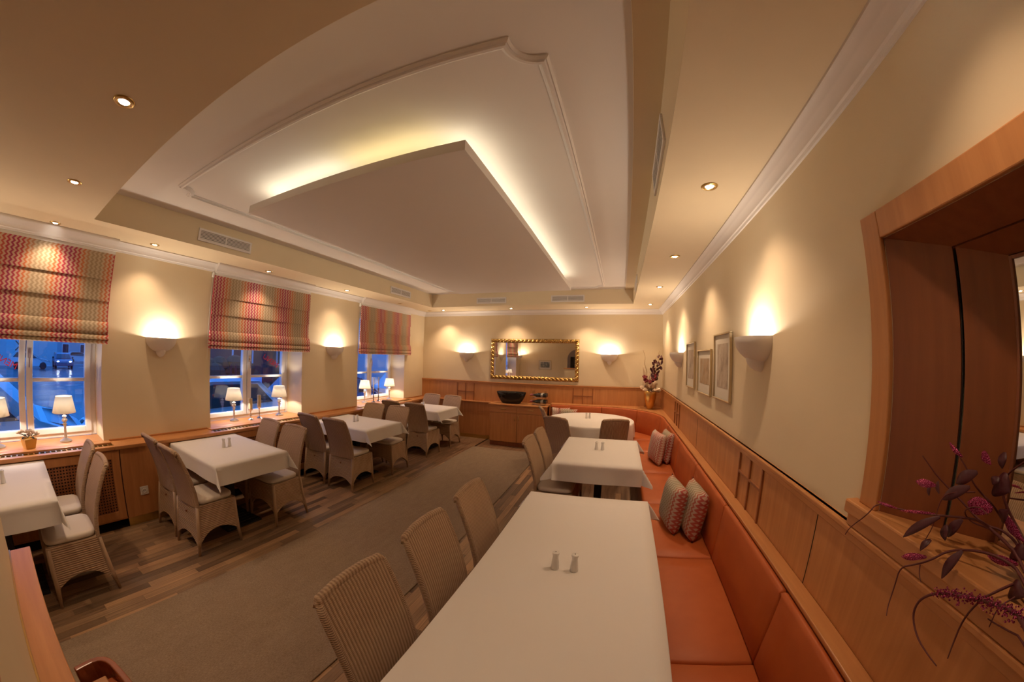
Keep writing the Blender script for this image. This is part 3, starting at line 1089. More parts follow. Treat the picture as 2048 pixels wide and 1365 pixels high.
# ------------------------------------------------------------------ chairs
def make_chair():
    t = thing('wicker_chair', 'x', 'chair', (0, 0, 0))
    # profile of the rear: z -> (y, half width)
    prof = [(.075, -.210, .205), (.16, -.194, .196), (.30, -.173, .190), (.44, -.162, .188), (.54, -.170, .190), (.66, -.197, .190), (.78, -.238, .188), (.87, -.277, .185), (.905, -.292, .180), (.922, -.300, .166)]

    def rear(z):
        for (z0, y0, w0), (z1, y1, w1) in zip(prof, prof[1:]):
            if z <= z1:
                q = (z - z0) / (z1 - z0)
                return y0 + (y1 - y0) * q, w0 + (w1 - w0) * q
        return prof[-1][1], prof[-1][2]
    # backrest: curved slab above the seat
    rings = []
    nz, nx = 15, 12
    front, back = [], []
    zz = [.42 + (.922 - .42) * (i / nz) ** .9 for i in range(nz + 1)]
    for z in zz:
        y, w = rear(z)
        rowf, rowb = [], []
        for j in range(nx + 1):
            u = -1 + 2 * j / nx
            dish = -.014 * (1 - u * u)
            thick = .034 * (1 - .35 * abs(u) ** 4) * (1 if z < .9 else .55)
            rowf.append((u * w, y + .010 + dish + thick / 2, z))
            rowb.append((u * w, y + .010 + dish - thick / 2, z))
        rings.append(rowf + rowb[::-1])
    MB().loft(rings).build('backrest', wick_x, t, auto=50)
    # rolled top and braided side edges
    for s in (-1, 1):
        pts = [(s * rear(z)[1], rear(z)[0] + .008, z) for z in [.08 + (.90 - .08) * i / 16 for i in range(17)]]
        MB().tube(pts, .0155, 8).build('edge_braid', wick_edge, t, smooth=True)
    y, w = rear(.905)
    pts = [(-.183, y + .008, .886), (-.168, y - .001, .909), (-.075, y - .010, .918), (0, y - .013, .919), (.075, y - .010, .918), (.168, y - .001, .909), (.183, y + .008, .886)]
    MB().tube(pts, .019, 8).build('top_roll', wick_x, t, smooth=True)
    # rear skirt with arch

    def arch_panel(u0, u1, ztop, zfoot0, zfoot1, zarch, n=14):
        """polygon in (u,z): straight top, arched bottom"""
        top = [(u0 + (u1 - u0) * i / n, ztop) for i in range(n + 1)]
        bot = []
        for i in range(n + 1):
            q = i / n
            f = zfoot0 + (zfoot1 - zfoot0) * q
            hgt = (1 - abs(2 * q - 1) ** 2.4)
            bot.append((u0 + (u1 - u0) * q, f + (zarch - f) * hgt))
        return top, bot

    def skirt(pt, u0, u1, ztop, zf0, zf1, za, nrm):
        top, bot = arch_panel(u0, u1, ztop, zf0, zf1, za)
        mb = MB()
        rows_, cols = 5, len(top)
        grid_ = []
        for r in range(rows_ + 1):
            for (ua, zb), (ub, zt) in zip(bot, top):
                z = zb + (zt - zb) * r / rows_
                grid_.append(pt(ua, z))
        fs = [(r * cols + c, r * cols + c + 1, (r + 1) * cols + c + 1, (r + 1) * cols + c) for r in range(rows_) for c in range(cols - 1)]
        mb.add(grid_, fs)
        return mb
    mb = skirt(lambda u, z: (u * rear(max(z, .08))[1], rear(max(z, .08))[0], z), -1, 1, .43, .075, .075, .165, 1)
    mb.build('rear_skirt', wick_z, t, solid=.012)
    for s in (-1, 1):
        def ps(u, z, s=s):
            # u 0 rear .. 1 front
            yr, wr_ = rear(max(z, .08))
            yf, wf = .205 - .006 * (z / .43), .205 + .006 * (1 - z / .43)
            return (s * (wr_ + (wf - wr_) * u), yr + (yf - yr) * u, z)
        skirt(ps, 0, 1, .43, .075, .125, .205, s).build('side_skirt', wick_z, t, solid=.012)
    skirt(lambda u, z: (u * (.206), .204, z), -1, 1, .43, .125, .125, .235, 1).build('front_skirt', wick_z, t, solid=.012)
    for x, y, x2, y2 in ((-.205, .200, -.212, .212), (.205, .200, .212, .212)):
        MB().tube([(x * .98, y * .97, .42), (x, y, .15), (x2, y2, 0.0)], [.019, .018, .011], 8).build('leg', leg_wood, t, smooth=True)
    for s in (-1, 1):
        MB().tube([(s * .186, -.158, .42), (s * .196, -.196, .12), (s * .201, -.216, 0.0)], [.018, .017, .012], 8).build('leg', leg_wood, t, smooth=True)
    MB().box(-.190, .190, -.155, .196, .405, .430).build('seat_board', wick_x, t)
    # cushion: rounded slab
    rr = []
    for z, q in ((.431, .90), (.437, .98), (.452, 1.0), (.466, .985), (.474, .93), (.477, .80)):
        ring = []
        for j in range(32):
            a = 2 * pi * j / 32
            ca, sa = cos(a), sin(a)
            e = .36
            ring.append((.196 * q * math.copysign(abs(ca) ** e, ca), .030 + .182 * q * math.copysign(abs(sa) ** e, sa), z))
        rr.append(ring)
    MB().loft(rr).build('seat_cushion', cushion_cloth, t, auto=60)
    MB().tube([(0, -.172, .345), (0, -.186, .345)], .009, 8).build('rear_knob', wood_dark, t)
    return t


chair = make_chair()
cu_ = [False]
G1, G2 = 'wicker chairs at the window-side tables', 'wicker chairs along the bench-side tables'
CH = []
TY = [-.18, 1.785, 3.755, 5.58]
names = ['first window-side table', 'second window-side table', 'third window-side table', 'farthest window-side table']
CX = (-3.235, -3.72)
for i, ty in enumerate(TY):
    near, far = ty - .40, ty + .41
    if i == 0:
        far = .275
    for x, side in zip(CX, ('aisle', 'window')):
        if i > 0:
            CH.append(((x, near, 0), radians(R0.uniform(-3, 3)), 'wicker chair on the %s side, near end of the %s' % (side, names[i]), G1))
        CH.append(((x + .02, far, 0), pi + radians(R0.uniform(-3, 3)), 'wicker chair on the %s side, far end of the %s' % (side, names[i]), G1))
for y, n in ((.868, 'nearest wicker chair at the long foreground table'), (1.40, 'middle wicker chair at the long foreground table'), (1.935, 'farthest of three wicker chairs at the long foreground table')):
    CH.append(((-.585, y, 0), -pi / 2, n, G2))
CH.append(((-.585, 3.40, 0), -pi / 2, 'nearer wicker chair at the square bench-side table', G2))
CH.append(((-.575, 3.83, 0), -pi / 2, 'farther wicker chair at the square bench-side table', G2))
CH.append(((-.075, 5.055, 0), radians(14), 'wicker chair with its back to us at the round table', G2))
CH.append(((-.735, 4.975, 0), radians(-21), 'wicker chair at the left front of the round table', G2))
CH.append(((-.965, 5.70, 0), radians(-68), 'wicker chair between the round table and the sideboard', G2))
for loc, rz, lab, g in CH:
    place(chair, cu_, loc, rz, lab, g)

# ------------------------------------------------------------------ tables, cloths, shakers
ZT = .757


def cloth_mesh(hx, hy, ox, oy, seed):
    """cloth over a rectangular top: overhang ox / oy, corners fall as pointed folds"""
    rr = random.Random(seed)
    us = sorted(set([-hx - ox + ox * i / 8 for i in range(9)] + [-hx + 2 * hx * i / 14 for i in range(15)] + [hx + ox * i / 8 for i in range(9)]))
    vs_ = sorted(set([-hy - oy + oy * i / 8 for i in range(9)] + [-hy + 2 * hy * i / 12 for i in range(13)] + [hy + oy * i / 8 for i in range(9)]))
    ph = [rr.uniform(0, 6.28) for _ in range(6)]
    verts, nv = [], len(vs_)
    for u in us:
        for v in vs_:
            a, b = max(abs(u) - hx, 0), max(abs(v) - hy, 0)
            sx, sy = math.copysign(1, u), math.copysign(1, v)
            cx, cy = max(-hx, min(hx, u)), max(-hy, min(hy, v))
            if a == 0 and b == 0:
                z = ZT + .0012 * sin(5 * u + ph[0]) * sin(6 * v + ph[1])
                verts.append((u, v, z))
                continue
            r = math.hypot(a, b)
            an = math.atan2(b, a)
            wav = .012 * sin((u if b > 0 else v) * 11 + ph[2]) * (r / .3)
            off = r * (.10 + .46 * sin(2 * an) ** 2) + wav * (1 - sin(2 * an) ** 2)
            off = max(off, min(r, .006))
            dx, dy = cos(an), sin(an)
            drop = math.sqrt(max(r * r - (off * .9) ** 2, 0)) * (1.0 if a == 0 or b == 0 else .92)
            soft = min(r, .012)
            kx, ky = (1.25, .45) if a > 0 and b > 0 else (1, 1)
            verts.append((cx + sx * dx * off * kx, cy + sy * dy * off * ky, ZT - max(drop - soft * .35, 0)))
    fs = [(i * nv + j, i * nv + j + 1, (i + 1) * nv + j + 1, (i + 1) * nv + j) for i in range(len(us) - 1) for j in range(nv - 1)]
    return MB().add(verts, fs)


def table(label, x, y, hx, hy, rz=0, posts=((0, 0),)):
    t = thing('dining_table', label, 'table', (x, y, 0), rz, 'pedestal dining tables')
    box('tabletop', -hx + .004, hx - .004, -hy + .004, hy - .004, ZT - .034, ZT - .004, wood_x, t, .006)
    for px_, py_ in posts:
        MB().box(px_ - .04, px_ + .04, py_ - .04, py_ + .04, .03, ZT - .034).build('column', black_metal, t, bevel=.006)
        mb = MB().box(px_ - .24, px_ + .24, py_ - .20, py_ + .20, 0.0, .018)
        for k in range(8):
            xx = px_ - .21 + .06 * k
            mb.box(xx - .02, xx + .02, py_ - .19, py_ + .19, .018, .024)
        mb.build('base_plate', black_metal, t, bevel=.003)
    return t


sh = thing('shaker', 'x', 'shaker', (0, 0, 0))
MB().lathe([(.0005, 0), (.019, 0), (.0195, .004), (.0175, .03), (.0135, .060), (.0135, .068), (.0165, .080), (.0165, .086), (.012, .089), (.0005, .0895)], 20).build('body', ceramic, sh, auto=40)
MB().lathe([(.0028, .0885), (.0028, .0902)], 8).build('pour_hole', dark_gap, sh)
sh_used = [False]


def shakers(x, y, dx, dy, what, lab=('left', 'right')):
    for s, n in zip((-1, 1), lab):
        place(sh, sh_used, (x + s * dx, y + s * dy, ZT + .0015), 0, '%s white porcelain shaker on the %s' % (n, what), 'white salt and pepper shakers')


def dress(x, y, hx, hy, ox, oy, seed, label, rz=0):
    o = cloth_mesh(hx, hy, ox, oy, seed).build('tablecloth', cloth, None, smooth=True, loc=(x, y, 0))
    o.rotation_euler = (0, 0, rz)
    tag(o, label, 'tablecloth', 'white tablecloths')
    return o


for i, ty in enumerate(TY):
    table('pedestal table, ' + ['first at the window side, cut by the left edge', 'second at the window side', 'third at the window side', 'farthest at the window side'][i], -3.485, ty, .525, .375)
    dress(-3.485, ty, .530, .380, .16 if i == 0 else .17, .155, 11 + i, 'white cloth on the ' + names[i])
    shakers(-3.505, ty + .02, 0, .033, names[i], ('near', 'far'))
table('long pedestal table in the foreground beside the bench', -.165, 1.385, .415, 1.015, 0, ((0, -.5), (0, .5)))
dress(-.165, 1.385, .420, 1.02, .15, .16, 31, 'long white cloth on the foreground bench table')
shakers(-.184, 1.477, .045, .001, 'long foreground table')
table('square pedestal table beside the bench, between long and round tables', -.157, 3.735, .413, .555)
dress(-.157, 3.735, .418, .560, .15, .18, 32, 'white cloth on the bench-side table before the round one')
shakers(-.166, 3.757, .033, .001, 'bench-side table before the round one')
RT = (-.42, 5.655)
t = thing('round_table', 'round pedestal table in the bench corner', 'table', (*RT, 0))
MB().lathe([(.0005, ZT - .034), (.690, ZT - .034), (.694, ZT - .02), (.690, ZT - .004), (.0005, ZT - .004)], 48).build('tabletop', wood_x, t)
MB().lathe([(.06, .03), (.05, .1), (.05, ZT - .034)], 16).build('column', black_metal, t, smooth=True)
MB().lathe([(.0005, 0), (.26, 0), (.26, .02), (.06, .035), (.0005, .035)], 32).build('base_plate', black_metal, t)
rings = []
n = 96
for r, z, wv in ((.001, 0, 0), (.35, 0, 0), (.62, 0, 0), (.695, -.001, 0), (.704, -.008, 0), (.708, -.03, .15), (.712, -.09, .45), (.716, -.17, .8), (.720, -.255, 1.0)):
    rings.append([((r + wv * .020 * sin(11 * 2 * pi * j / n + .7 * sin(4 * pi * j / n))) * cos(2 * pi * j / n), (r + wv * .020 * sin(11 * 2 * pi * j / n + .7 * sin(4 * pi * j / n))) * sin(2 * pi * j / n), ZT + z - (.012 * wv * abs(sin(4 * pi * j / n)) if wv == 1.0 else 0)) for j in range(n)])
o = MB().loft(rings, cap=False).build('tablecloth', cloth, None, smooth=True, loc=(*RT, 0))
tag(o, 'round white cloth hanging in folds over the round table', 'tablecloth', 'white tablecloths')
shakers(-.468, 5.745, .026, .004, 'round table')

# ------------------------------------------------------------------ pillows on the bench
def pillow(label, loc, rz, tilt, m, size=.40, th=.14, roll=0):
    n = 14
    mb = MB()
    for sgn in (-1, 1):
        vs_ = []
        for i in range(n + 1):
            for j in range(n + 1):
                u, v = -1 + 2 * i / n, -1 + 2 * j / n
                pin = 1 - .07 * (1 - abs(u) ** 2) * abs(v) ** 3
                pin2 = 1 - .07 * (1 - abs(v) ** 2) * abs(u) ** 3
                h = th / 2 * ((1 - u ** 4) * (1 - v ** 4)) ** .55
                vs_.append((u * size / 2 * pin2, sgn * h, v * size / 2 * pin + size / 2))
        fs = [(i * (n + 1) + j, i * (n + 1) + j + 1, (i + 1) * (n + 1) + j + 1, (i + 1) * (n + 1) + j) for i in range(n) for j in range(n)]
        mb.add(vs_, fs)
    me = mb.mesh('pillow')
    bm = bmesh.new()
    bm.from_mesh(me)
    bmesh.ops.remove_doubles(bm, verts=bm.verts, dist=.0005)
    bmesh.ops.recalc_face_normals(bm, faces=bm.faces)
    bm.to_mesh(me)
    bm.free()
    o = link('throw_pillow', me, m, smooth=True, loc=loc)
    o.rotation_euler = (tilt, roll, rz)
    tag(o, label, 'pillow', 'chevron throw pillows on the bench')
    return o


pillow('olive and rust chevron pillow, front one of the near pair', (.455, 2.66, .458), radians(-82), radians(-8), pillow_mat, .375, .14)
pillow('olive and rust chevron pillow, rear one of the near pair', (.585, 2.56, .458), radians(-86), radians(-9), pillow_mat, .385, .14)
pillow('white and red chevron pillow, front one of the farther pair', (.500, 4.42, .455), radians(-76), radians(-8), pillow_mat2, .40, .13)
pillow('red chevron pillow, rear one of the farther pair', (.625, 4.50, .455), radians(-82), radians(-9), pillow_mat, .40, .13)
pillow('red chevron pillow on the back bench by the sideboard', (-1.04, 6.41, .455), radians(8), radians(-12), pillow_mat2, .36, .11)
pillow('cream chevron pillow on the back bench, right of the red one', (-.90, 6.30, .455), radians(-6), radians(-12), pillow_mat, .36, .11)

# ------------------------------------------------------------------ gilt mirror
gm = thing('gilt_mirror', 'wide mirror in a carved gilt leaf frame on the back wall', 'mirror', (-1.678, YB, 1.28), 0)
W2, HM, FW = .918, .835, .082


def carved(p0, p1, inward, nseg):
    """one carved rail of the frame as a lofted relief"""
    p0, p1, inward = Vector(p0), Vector(p1), Vector(inward)
    d = (p1 - p0)
    ln = d.length
    d.normalize()
    rings = []
    for i in range(nseg + 1):
        s = ln * i / nseg
        ring = []
        for k in range(11):
            q = k / 10
            base = .028 * sin(pi * q) ** .6
            rel = .012 * sin(2 * pi * (s / .085 + q * .9)) * sin(pi * q) + .006 * sin(2 * pi * (s / .041 - q * 1.4) + 1.1) * sin(pi * q)
            trim_ = min(s, ln - s)
            qq = q * FW
            ss = max(qq, min(ln - qq, s))
            ring.append(p0 + d * ss + inward * qq + Vector((0, -1, 0)) * (.006 + base + rel))
        ring += [p0 + d * max(FW, min(ln - FW, s)) + inward * FW, p0 + d * s]
        rings.append(ring)
    return MB().loft(rings)


carved((-W2, 0, HM), (W2, 0, HM), (0, 0, -1), 190).build('frame_rail', gilt, gm, auto=70)
carved((-W2, 0, 0), (W2, 0, 0), (0, 0, 1), 190).build('frame_rail', gilt, gm, auto=70)
carved((-W2, 0, 0), (-W2, 0, HM), (1, 0, 0), 90).build('frame_rail', gilt, gm, auto=70)
carved((W2, 0, 0), (W2, 0, HM), (-1, 0, 0), 90).build('frame_rail', gilt, gm, auto=70)
box('glass', -W2 + FW - .004, W2 - FW + .004, -.010, -.002, FW - .004, HM - FW + .004, mirror_mat, gm)

# ------------------------------------------------------------------ pictures
def picture(label, y0, y1, z0, z1, m, wall='R', mount=.07):
    w, h = (y1 - y0), (z1 - z0)
    loc, rz = ((XR, (y0 + y1) / 2, z0), -pi / 2) if wall == 'R' else (((y0 + y1) / 2, YF, z0), pi)
    t = thing('framed_picture', label, 'picture', loc, rz, 'gilt framed prints')
    f = .014
    mb = MB().box(-w / 2, w / 2, -.024, -.001, 0, f).box(-w / 2, w / 2, -.024, -.001, h - f, h).box(-w / 2, -w / 2 + f, -.024, -.001, f, h - f).box(w / 2 - f, w / 2, -.024, -.001, f, h - f)
    mb.build('frame', champagne, t, bevel=.003)
    box('mount', -w / 2 + f, w / 2 - f, -.010, -.002, f, h - f, mat_board, t)
    box('print', -w / 2 + f + mount, w / 2 - f - mount, -.0115, -.010, f + mount * 1.25, h - f - mount, m, t)
    return t


picture('tall gilt framed print nearest the large sconce', 2.61, 3.07, 1.432, 1.965, print_a)
picture('gilt framed print hung lowest, middle of the three on the right wall', 3.18, 3.71, 1.422, 1.850, print_b)
picture('tall gilt framed print farthest along the right wall', 3.87, 4.32, 1.436, 1.948, print_a)
picture('small dark landscape print on the front wall, seen in the gilt mirror', -3.40, -2.85, 1.22, 1.62, print_c, 'F', .06)

# ------------------------------------------------------------------ sideboard, bowl, wine
sb = thing('sideboard', 'cherry sideboard with two drawers and two doors under the mirror', 'sideboard', (-1.865, 6.31, 0))
sw = .555
box('body', -sw, sw, .018, .385, .08, .80, wood_z, sb)
box('plinth', -sw + .01, sw - .01, .012, .38, 0, .08, wood_dark, sb)
box('worktop', -sw - .025, sw + .025, -.02, .389, .80, .828, wood_x, sb, .005)
for s in (-1, 1):
    x0, x1 = (-sw + .004, -.003) if s < 0 else (.003, sw - .004)
    d = box('drawer', x0, x1, 0, .018, .665, .795, wood_x, sb, .002)
    cx = (x0 + x1) / 2
    MB().tube([(cx - .05, 0, .735), (cx - .045, -.022, .737), (cx + .045, -.022, .737), (cx + .05, 0, .735)], .006, 8).build('handle', brass, d, smooth=True)
    d = box('door', x0, x1, 0, .018, .09, .658, wood_z, sb, .002)
    hx_ = -s * .0 + (x1 - .035 if s < 0 else x0 + .035)
    MB().tube([(hx_, 0, .52), (hx_, -.022, .525), (hx_, -.022, .60), (hx_, 0, .605)], .005, 8).build('handle', brass, d, smooth=True)

bw = thing('black_bowl', 'shiny black boat-shaped bowl on the sideboard', 'bowl', (-2.045, 6.50, .828), 0)
rings = []
for z, a in ((0, .58), (.02, .66), (.08, .80), (.15, .92), (.22, 1.0), (.228, .985), (.215, .95), (.14, .86), (.06, .70), (.035, .3)):
    rings.append([(a * .305 * cos(2 * pi * j / 36), a * .125 * sin(2 * pi * j / 36), z) for j in range(36)])
MB().loft(rings).build('body', black_glaze, bw, smooth=True)
mb = MB()
for k in range(26):
    a, q = R0.uniform(0, 2 * pi), R0.uniform(.0, .8)
    mb.ball((q * .27 * cos(a), q * .105 * sin(a), .205 + R0.uniform(-.01, .012)), R0.uniform(.014, .022), 8, 5)
tag(mb.build('pebbles', black_glaze, bw, smooth=True), kind='stuff')

wk = thing('wine_rack', 'clear two-tier wine rack at the right end of the sideboard', 'wine rack', (-1.475, 6.50, .829), 0)
for x in (-.115, .115):
    mb = MB().box(x - .003, x + .003, -.10, .10, 0, .27)
    mb.build('side_panel', acrylic, wk)
for z in (.0, .125):
    for y in (-.07, .07):
        MB().tube([(-.115, y, z + .02), (.115, y, z + .02)], .004, 8).build('rod', silver, wk, smooth=True)
for z, y, n in ((.068, -.045, 'lower front'), (.068, .045, 'lower rear'), (.193, -.045, 'upper front'), (.193, .045, 'upper rear')):
    b = thing('wine_bottle', 'dark wine bottle lying in the %s place of the clear rack' % n, 'bottle', (-1.475, 6.50 + y, .829 + z), 0, 'bottles in the wine rack')
    prof = [(.001, .150), (.034, .150), (.037, .145), (.037, -.03), (.034, -.05), (.016, -.085), (.0135, -.16), (.015, -.162), (.015, -.172), (.001, -.172)]
    rings = [[(x, r * cos(2 * pi * j / 18), r * sin(2 * pi * j / 18)) for j in range(18)] for r, x in prof]
    MB().loft(rings).build('glass_body', bottle_mat, b, auto=50)
    rings = [[(x, r * cos(2 * pi * j / 18), r * sin(2 * pi * j / 18)) for j in range(18)] for r, x in ((.0378, .04), (.0378, .085))]
    MB().loft(rings, cap=False).build('label_band', label_mat, b, smooth=True)
    rings = [[(x, r * cos(2 * pi * j / 18), r * sin(2 * pi * j / 18)) for j in range(18)] for r, x in ((.0155, -.11), (.0160, -.1735), (.001, -.1738))]
    MB().loft(rings).build('capsule', foil, b, auto=50)

# ------------------------------------------------------------------ window sill objects
lamp = thing('table_lamp', 'x', 'lamp', (0, 0, 0))
MB().lathe([(.0005, 0), (.056, 0), (.058, .006), (.055, .014), (.040, .020), (.026, .028), (.014, .034), (.0005, .035)], 28).build('base', lamp_white, lamp, auto=50)
MB().lathe([(.012, .034), (.0135, .05), (.0115, .12), (.014, .155), (.022, .160), (.022, .168), (.013, .173), (.012, .178), (.024, .188), (.028, .198), (.024, .210), (.012, .218), (.012, .224), (.022, .230), (.022, .236), (.010, .242), (.007, .29)], 20).build('stem', lamp_white, lamp, auto=50)
MB().lathe([(.112, .268), (.078, .420)], 40, cap=False).build('lamp_shade', shade_mat, lamp, smooth=True, solid=.0012)
mb = MB()
for a in range(3):
    mb.tube([(0, 0, .415), (.0775 * cos(a * 2.094), .0775 * sin(a * 2.094), .418)], .0015, 6)
mb.build('shade_spider', silver, lamp)
MB().ball((0, 0, .372), .014, 10, 6, (1, 1, 1.3)).build('bulb', bulb_mat, lamp, smooth=True)
point_light('glow', (0, 0, .336), LAMP_W, WARM2, .015, lamp)
lu = [False]
for x, y, lab in ((-4.40, .450, 'white turned table lamp right on the first window sill'), (-4.40, -.155, 'white turned table lamp cut by the left edge'),
                  (-4.46, 2.425, 'white turned table lamp left on the middle window sill'), (-4.43, 3.13, 'white turned table lamp right on the middle window sill'),
                  (-4.43, 5.015, 'white turned table lamp left on the far window sill'), (-4.41, 5.745, 'white turned table lamp right on the far window sill')):
    place(lamp, lu, (x, y, ZSILL), 0, lab, 'white table lamps on the window sills')


def candle(x, y, lab, metal, cr, ch, m, hh):
    t = thing('candlestick', lab + ' holder', 'candlestick', (x, y, ZSILL), 0, 'candlesticks on the window sills')
    k = hh / .14
    MB().lathe([(.0005, 0), (.038, 0), (.039, .004), (.030, .012), (.012, .022), (.008, .04 * k), (.013, .055 * k), (.008, .07 * k), (.007, .10 * k), (.012, .118 * k), (.028 if cr > .02 else .016, .130 * k), (.031 if cr > .02 else .018, .138 * k), (.029 if cr > .02 else .016, .140 * k), (.0005, .140 * k)], 24).build('stem', metal, t, auto=50)
    c = thing('candle', lab, 'candle', (x, y, ZSILL + hh), 0, 'candles on the window sills')
    MB().lathe([(.0005, .0005), (cr, .0005), (cr, ch - .004), (cr * .9, ch), (.0005, ch - .003)], 20).build('wax', m, c, auto=50)
    MB().tube([(0, 0, ch - .003), (.001, 0, ch + .012)], .0012, 6).build('wick', dark_gap, c)


candle(-4.37, 2.622, 'short cream pillar candle on silver, left of the middle sill pair', silver, .026, .14, wax, .145)
candle(-4.415, 2.785, 'taller cream pillar candle on silver, right of the middle sill pair', silver, .026, .155, wax, .16)
candle(-4.37, 5.20, 'slim white candle on dark silver, left of the far sill pair', darksilver, .010, .22, wax_w, .25)
candle(-4.385, 5.365, 'slim white candle on dark silver, right of the far sill pair', darksilver, .010, .22, wax_w, .25)

fp = thing('flower_pot', 'small ochre pot of cream silk roses on the first window sill', 'flower pot', (-4.27, .105, ZSILL), radians(20))
mb = MB().loft([[(-.042, -.042, 0), (.042, -.042, 0), (.042, .042, 0), (-.042, .042, 0)], [(-.058, -.058, .085), (.058, -.058, .085), (.058, .058, .085), (-.058, .058, .085)], [(-.052, -.052, .085), (.052, -.052, .085), (.052, .052, .085), (-.052, .052, .085)], [(-.048, -.048, .07), (.048, -.048, .07), (.048, .048, .07), (-.048, .048, .07)]])
mb.build('pot', pot_mat, fp, bevel=.004)
for k in range(9):
    a, q = k * 2.4, .018 + .012 * (k % 4)
    cx, cy, cz = q * 1.5 * cos(a), q * 1.5 * sin(a), .122 + .014 * (k % 3)
    mb = MB()
    for p in range(7):
        b = p * 2 * pi / 7
        mb.ball((cx + .013 * cos(b), cy + .013 * sin(b), cz + .003), .013, 8, 5, (1, 1, .8))
    mb.ball((cx, cy, cz + .008), .012, 8, 5)
    mb.build('rose', petal, fp, smooth=True)


def leaf_mesh(mb, base, tip, width, normal=(0, 0, 1), cup=.15, n=6):
    base, tip = Vector(base), Vector(tip)
    d = tip - base
    ln = d.length
    side = d.cross(Vector(normal))
    if side.length < 1e-5:
        side = d.cross(Vector((1, 0, 0)))
    side.normalize()
    up = side.cross(d).normalized()
    vs_, fs = [], []
    for i in range(n + 1):
        q = i / n
        w = width * sin(pi * min(q * .9 + .08, 1)) ** .9 if i < n else .001
        c = base + d * q + up * (cup * ln * sin(pi * q))
        vs_ += [c - side * w + up * w * .3, c, c + side * w + up * w * .3]
    off = up * -.0012
    m_ = len(vs_)
    vs_ += [v + off for v in vs_]
    for i in range(n):
        for j in (0, 1):
            a = i * 3 + j
            fs.append((a, a + 1, a + 4, a + 3))
            fs.append((m_ + a, m_ + a + 3, m_ + a + 4, m_ + a + 1))
        for j in (0, 2):
            a = i * 3 + j
            fs.append((a, a + 3, m_ + a + 3, m_ + a))
    mb.add(vs_, fs)
    return mb


for k in range(8):
    a = k * pi / 4 + .3
    leaf_mesh(MB(), (.03 * cos(a), .03 * sin(a), .095), (.078 * cos(a), .078 * sin(a), .085 + .02 * (k % 3)), .013).build('leaf', green_leaf, fp, smooth=True)

# ------------------------------------------------------------------ gold vase with dried flowers in the corner
gv = thing('gold_vase', 'tall gold vase on the corner ledge', 'vase', (.595, 6.43, .858))
MB().lathe([(.0005, 0), (.050, 0), (.054, .01), (.080, .09), (.106, .20), (.113, .27), (.102, .32), (.094, .325), (.096, .31), (.104, .27), (.096, .19), (.06, .03), (.0005, .02)], 32).build('body', gold, gv, smooth=True)
fl = thing('dried_bouquet', 'dried bouquet of burgundy leaves, twisted twigs and champagne petals in the gold vase', 'bouquet', (.595, 6.43, .90))
rr = random.Random(3)
for k in range(16):
    a = 2 * pi * k / 16 + rr.uniform(-.15, .15)
    r1 = rr.uniform(.16, .24)
    x, y = min(r1 * cos(a), .20), min(r1 * sin(a), .20)
    leaf_mesh(MB(), (.06 * cos(a), .06 * sin(a), .29), (x, y, .30 + rr.uniform(-.05, .09)), .042, (0, -.8, .6), cup=.1).build('pale_petal', pale_leaf, fl, smooth=True)
for k in range(9):
    a = 2 * pi * k / 9
    leaf_mesh(MB(), (.02 * cos(a), .02 * sin(a), .29), (.13 * cos(a), .13 * sin(a), .42 + .03 * (k % 3)), .040, (0, -.8, .6)).build('pale_petal', pale_leaf, fl, smooth=True)
for (dx, dz, n) in ((-.14, 1.02, 1), (.15, 1.00, 2), (.10, .92, 3), (.05, .80, 4), (.18, .80, 5), (-.02, .62, 6)):
    pts = [(dx * q + .012 * sin(q * 22 + n) * (q > .25), .03 * sin(n + q * 3) + .010 * cos(q * 19 + n), .05 + (dz - .05) * q) for q in [i / 22 for i in range(23)]]
    MB().tube(pts, [.008 - .005 * i / 22 for i in range(23)], 6).build('twig', gold_twig if n < 4 else stem_mat, fl, smooth=True)
for k in range(52):
    q = rr.uniform(.30, .98)
    x = .20 * q + rr.uniform(-.13, .06)
    x = min(x, .195)
    z = .28 + .62 * q + rr.uniform(-.06, .06)
    y = rr.uniform(-.08, .08)
    a = rr.uniform(0, 6.28)
    tipx = min(x + .045 * cos(a), .205)
    leaf_mesh(MB(), (x, y, z), (tipx, y + .03 * sin(a), z + rr.choice((-1, 1)) * rr.uniform(.045, .08)), .020, (0, 1, 0)).build('burgundy_leaf', burgundy, fl, smooth=True)
for (x, z) in ((-.11, .53), (-.09, .47), (.09, .56), (-.01, .45), (.05, .50)):
    mb = MB()
    for p in range(10):
        b = p * 2.4
        q = .008 + .0022 * p
        mb.ball((x + 1.3 * q * cos(b), -.05 + q * .6 * sin(b), z + 1.2 * q * sin(b)), .017, 7, 4)
    mb.build('red_bloom', dark_red, fl, smooth=True)
for k in range(5):
    pts = [(-.15 + .035 * k + .02 * sin(q * 3 + k), -.02, .32 + (.42 - .05 * k) * q) for q in [i / 8 for i in range(9)]]
    MB().tube(pts, [.006] * 9, 6).build('pale_reed', pale_leaf, fl, smooth=True)

# ------------------------------------------------------------------ glitter bouquet in the niche (foreground right)
vz = thing('floor_vase', 'tall dark red vase on the near end of the bench, lower right corner', 'vase', (.60, .06, .4625))
MB().lathe([(.0005, 0), (.060, 0), (.075, .06), (.085, .25), (.080, .45), (.060, .62), (.050, .68), (.060, .70), (.050, .695), (.055, .6), (.07, .4), (.0005, .03)], 28).build('body', dark_red, vz, smooth=True)
gb = thing('glitter_bouquet', 'burgundy leaf spray with pink glitter sprigs in front of the niche', 'bouquet', (.60, .06, 1.10))
GO = Vector(gb.location)


def gpt(px_, py_, x):
    return at_x((px_, py_), x) - GO


def xcap(p, x):
    """keep a sprig above the sill or in front of it"""
    q = at_x(p, x)
    if q.z < NZ0 + .02:
        x = min(x, max(.775, (H - NZ0 - .02) / max((H - q.z) / x, .01)))
    return x


